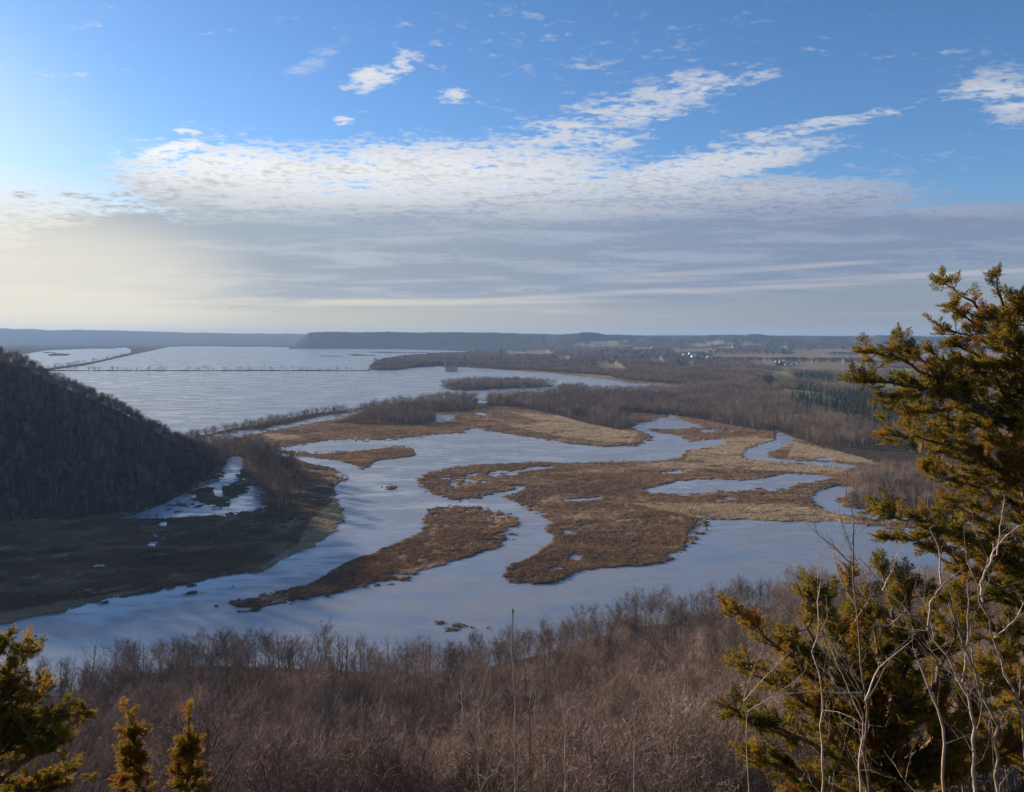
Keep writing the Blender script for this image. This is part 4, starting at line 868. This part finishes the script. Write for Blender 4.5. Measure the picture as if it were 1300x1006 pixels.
def ae(px, py):
    az = math.atan((px - HX) / F); el = math.atan((HY - py) / F * math.cos(az)); return az, el
def build_sky():
    w = bpy.data.worlds.new('World'); sc.world = w; w.use_nodes = True; nt = w.node_tree; t = NT(nt)
    bg = nt.nodes['Background']
    sky = nt.nodes.new('ShaderNodeTexSky'); sky.sky_type = 'NISHITA'; sky.sun_disc = False
    sky.sun_elevation = SUN_EL; sky.sun_rotation = SUN_AZ; sky.altitude = 200; sky.air_density = 1.0; sky.dust_density = .4; sky.ozone_density = 2.0
    d = nt.nodes.new('ShaderNodeTexCoord').outputs['Generated']
    X, Y, Z = t.sep(d)
    az = t.m('ARCTAN2', X, Y); el = t.m('ARCSINE', Z)
    zz = t.m('ADD', t.m('MAXIMUM', Z, 0.0), .07)
    plane = t.vec(t.m('DIVIDE', X, zz), t.m('DIVIDE', Y, zz), 0.0)     # a flat cloud deck seen in perspective
    zc_ = t.m('ADD', t.m('MAXIMUM', Z, 0.0), .17); plane2 = t.vec(t.m('DIVIDE', X, zc_), t.m('DIVIDE', Y, zc_), 0.0)
    plane_s = t.mapv(plane, (1, 1.9, 1), (0, 0, R(28)))
    n_big = t.noise(plane_s, .9, 6, .62, .3)
    n_fine = t.noise(t.mapv(plane, (1, 1.4, 1), (0, 0, R(20)), (3, 7, 0)), 7.0, 7, .6, .35)
    cells = t.noise(t.mapv(plane2, (1, 1.25, 1), (0, 0, R(-15)), (5, 1, 0)), 30.0, 5, .55, .3)
    streak = t.noise(t.vec(t.m('MULTIPLY', az, 2.2), t.m('MULTIPLY', t.m('SUBTRACT', el, t.m('MULTIPLY', az, .02)), 42.0), 0.0), 1.0, 5, .55, .2)
    def ell(px, py, rx, ry, rot=0.0, soft=1.0):
        """soft ellipse in the sky; rx, ry in degrees-like units of the photo's pixels, rot in degrees (counter-clockwise)"""
        a0, e0 = ae(px, py); k = math.cos(a0) ** 2 / F; kx, ky = rx * k, ry * math.cos(a0) / F
        dx = t.m('SUBTRACT', az, a0); dy = t.m('SUBTRACT', el, e0); c, s_ = math.cos(R(rot)), math.sin(R(rot))
        u = t.m('DIVIDE', t.m('ADD', t.m('MULTIPLY', dx, c), t.m('MULTIPLY', dy, s_)), kx)
        v = t.m('DIVIDE', t.m('SUBTRACT', t.m('MULTIPLY', dy, c), t.m('MULTIPLY', dx, s_)), ky)
        r2 = t.m('ADD', t.m('MULTIPLY', u, u), t.m('MULTIPLY', v, v))
        return t.ramp(r2, 1.6 * soft, 0.0, 0.0, 1.0)
    def union(L):
        o = L[0]
        for x in L[1:]: o = t.m('MAXIMUM', o, x)
        return o
    bank_ = union([ell(330, 240, 190, 62, -4), ell(560, 240, 300, 66, 2), ell(830, 278, 330, 52, 1), ell(890, 215, 180, 24, 7), ell(640, 320, 620, 62, 0), ell(130, 315, 120, 40, 8), ell(1190, 290, 240, 32, -2), ell(300, 330, 240, 60), ell(220, 190, 60, 12, 20)])
    bits = union([ell(485, 92, 62, 19, 24), ell(572, 122, 30, 11, 6), ell(437, 154, 17, 7), ell(840, 122, 150, 24, 9), ell(770, 150, 130, 18, 4), ell(730, 180, 110, 18, 2), ell(1275, 108, 95, 26, -4), ell(1300, 140, 60, 24), ell(95, 248, 32, 7), ell(32, 248, 22, 5), ell(237, 168, 24, 5), ell(1010, 165, 170, 10, 6), ell(60, 300, 40, 8)])
    tex = t.m('ADD', t.m('MULTIPLY', n_big, .36), t.m('ADD', t.m('MULTIPLY', n_fine, .34), t.m('MULTIPLY', cells, .3)))   # about .5
    lowd = t.ramp(el, ae(650, 225)[1], ae(650, 290)[1])
    den1 = t.ramp(t.m('ADD', t.m('MULTIPLY', bank_, t.m('ADD', .60, t.m('MULTIPLY', lowd, .35))), t.m('MULTIPLY', t.m('SUBTRACT', tex, .5), 3.0)), .12, .60)
    den2 = t.ramp(t.m('ADD', t.m('MULTIPLY', bits, .8), t.m('MULTIPLY', t.m('SUBTRACT', t.m('ADD', t.m('MULTIPLY', n_fine, .62), t.m('MULTIPLY', cells, .38)), .5), 4.2)), .34, 1.15)
    wisp = t.m('MULTIPLY', ell(405, 75, 55, 12, 30), t.ramp(n_fine, .45, .7, 0, .35))
    low = t.ramp(el, ae(650, 300)[1], ae(650, 345)[1])                     # towards the horizon the deck closes up
    elv = t.m('ADD', el, t.m('MULTIPLY', t.ramp(az, R(-8), R(-28)), .035))
    veil = t.m('MULTIPLY', t.m('MULTIPLY', t.ramp(elv, ae(650, 262)[1], ae(650, 318)[1]), t.ramp(el, ae(650, 405)[1], ae(650, 368)[1])), t.ramp(t.m('ADD', streak, t.m('MULTIPLY', n_big, .4)), .42, .75, .74, 1.0))
    veil = t.m('MULTIPLY', veil, t.m('MULTIPLY', t.ramp(az, R(30), R(8), .12, 1.0), t.ramp(t.m('ADD', az, t.m('MULTIPLY', n_big, .3)), R(-34), R(-10), .6, 1.0)))
    den = t.m('MAXIMUM', t.m('MAXIMUM', t.m('MULTIPLY', den1, .93), t.m('MULTIPLY', den2, .95)), t.m('MAXIMUM', wisp, veil), clamp=True)
    thick = t.ramp(t.m('ADD', t.m('MULTIPLY', n_big, .3), t.m('ADD', t.m('MULTIPLY', n_fine, .35), t.m('MULTIPLY', cells, .35))), .46, .60)
    toward = t.ramp(az, R(30), R(-34))                                      # towards the sun
    S_ = SKYS
    bright = t.mix(toward, tuple(c * S_ for c in (.60, .62, .68)), tuple(c * S_ for c in (1.0, .95, .87)))
    grey = t.mix(toward, tuple(c * S_ for c in (.195, .25, .375)), tuple(c * S_ for c in (.36, .41, .46)))
    lowm = t.ramp(el, ae(650, 215)[1], ae(650, 300)[1])
    sh = t.m('MULTIPLY', t.m('ADD', t.m('MULTIPLY', thick, t.m('SUBTRACT', .5, t.m('MULTIPLY', lowm, .38))), t.m('MULTIPLY', lowm, t.ramp(n_big, .36, .58, .82, 1.0))), 1.0, clamp=True)
    cc = t.mix(sh, bright, grey)
    glow = t.m('MULTIPLY', t.ramp(streak, .5, .72), t.m('MULTIPLY', t.ramp(el, ae(650, 415)[1], ae(650, 385)[1]), t.ramp(el, ae(650, 345)[1], ae(650, 372)[1])))
    bands = union([ell(470, 384, 330, 5, .6), ell(880, 369, 240, 4, 1.5), ell(1130, 352, 200, 4, 1), ell(120, 396, 230, 8, 0), ell(700, 377, 160, 3, 2), ell(960, 342, 150, 4, 2)])
    glow = t.m('MAXIMUM', glow, t.m('MULTIPLY', bands, t.ramp(streak, .35, .6, .25, 1.0)))
    base = t.mix(1.0, sky.outputs[0], SKY_TINT, 'MULTIPLY')
    # milky band at the horizon
    milk = t.mix(toward, tuple(c * S_ for c in (.24, .25, .32)), tuple(c * S_ for c in (.60, .53, .41)))
    base = t.mix(t.ramp(el, ae(650, 235)[1], ae(650, 400)[1], 0, .85), base, milk)
    cream = tuple(c * S_ for c in (.82, .77, .65))
    base = t.mix(t.m('MULTIPLY', t.m('MAXIMUM', ell(-80, 345, 400, 130, 0, 1.3), t.m('MULTIPLY', ell(-200, 230, 380, 200, 0, 1.3), .3)), .85), base, cream)
    cc = t.mix(t.m('MULTIPLY', ell(-20, 350, 330, 80, 0, 1.3), .75), cc, cream)
    out = t.mix(den, base, cc)
    out = t.mix(t.m('MULTIPLY', glow, .65), out, t.mix(toward, tuple(c * S_ for c in (.52, .50, .52)), tuple(c * S_ for c in (.85, .76, .58))))
    nt.links.new(out, bg.inputs[0]); bg.inputs[1].default_value = SKY_STR
SKY_STR = .10; SKYS = 1 / SKY_STR * .62; SKY_TINT = (.49, .69, .96)
build_sky()

def build_haze():
    g = Geo(); V = np.array([[a, b_, c] for c in (-3.0, 330.0) for a, b_ in ((-32000, -400), (32000, -400), (32000, 24500), (-32000, 24500))], float)
    g.add(V, np.array([[3, 2, 1, 0], [4, 5, 6, 7], [0, 1, 5, 4], [1, 2, 6, 5], [2, 3, 7, 6], [3, 0, 4, 7]]))
    m = bpy.data.materials.new('haze'); m.use_nodes = True; N = m.node_tree.nodes; N.clear()
    out = N.new('ShaderNodeOutputMaterial'); pv = N.new('ShaderNodeVolumePrincipled')
    pv.inputs['Color'].default_value = (.36, .54, .84, 1); pv.inputs['Density'].default_value = 4.2e-5; pv.inputs['Anisotropy'].default_value = .1
    m.node_tree.links.new(pv.outputs[0], out.inputs['Volume'])
    o = obj('haze', g.mesh('haze', m, False)); tag(o, 'pale blue air haze filling the whole valley', 'haze', kind='stuff')
build_haze()
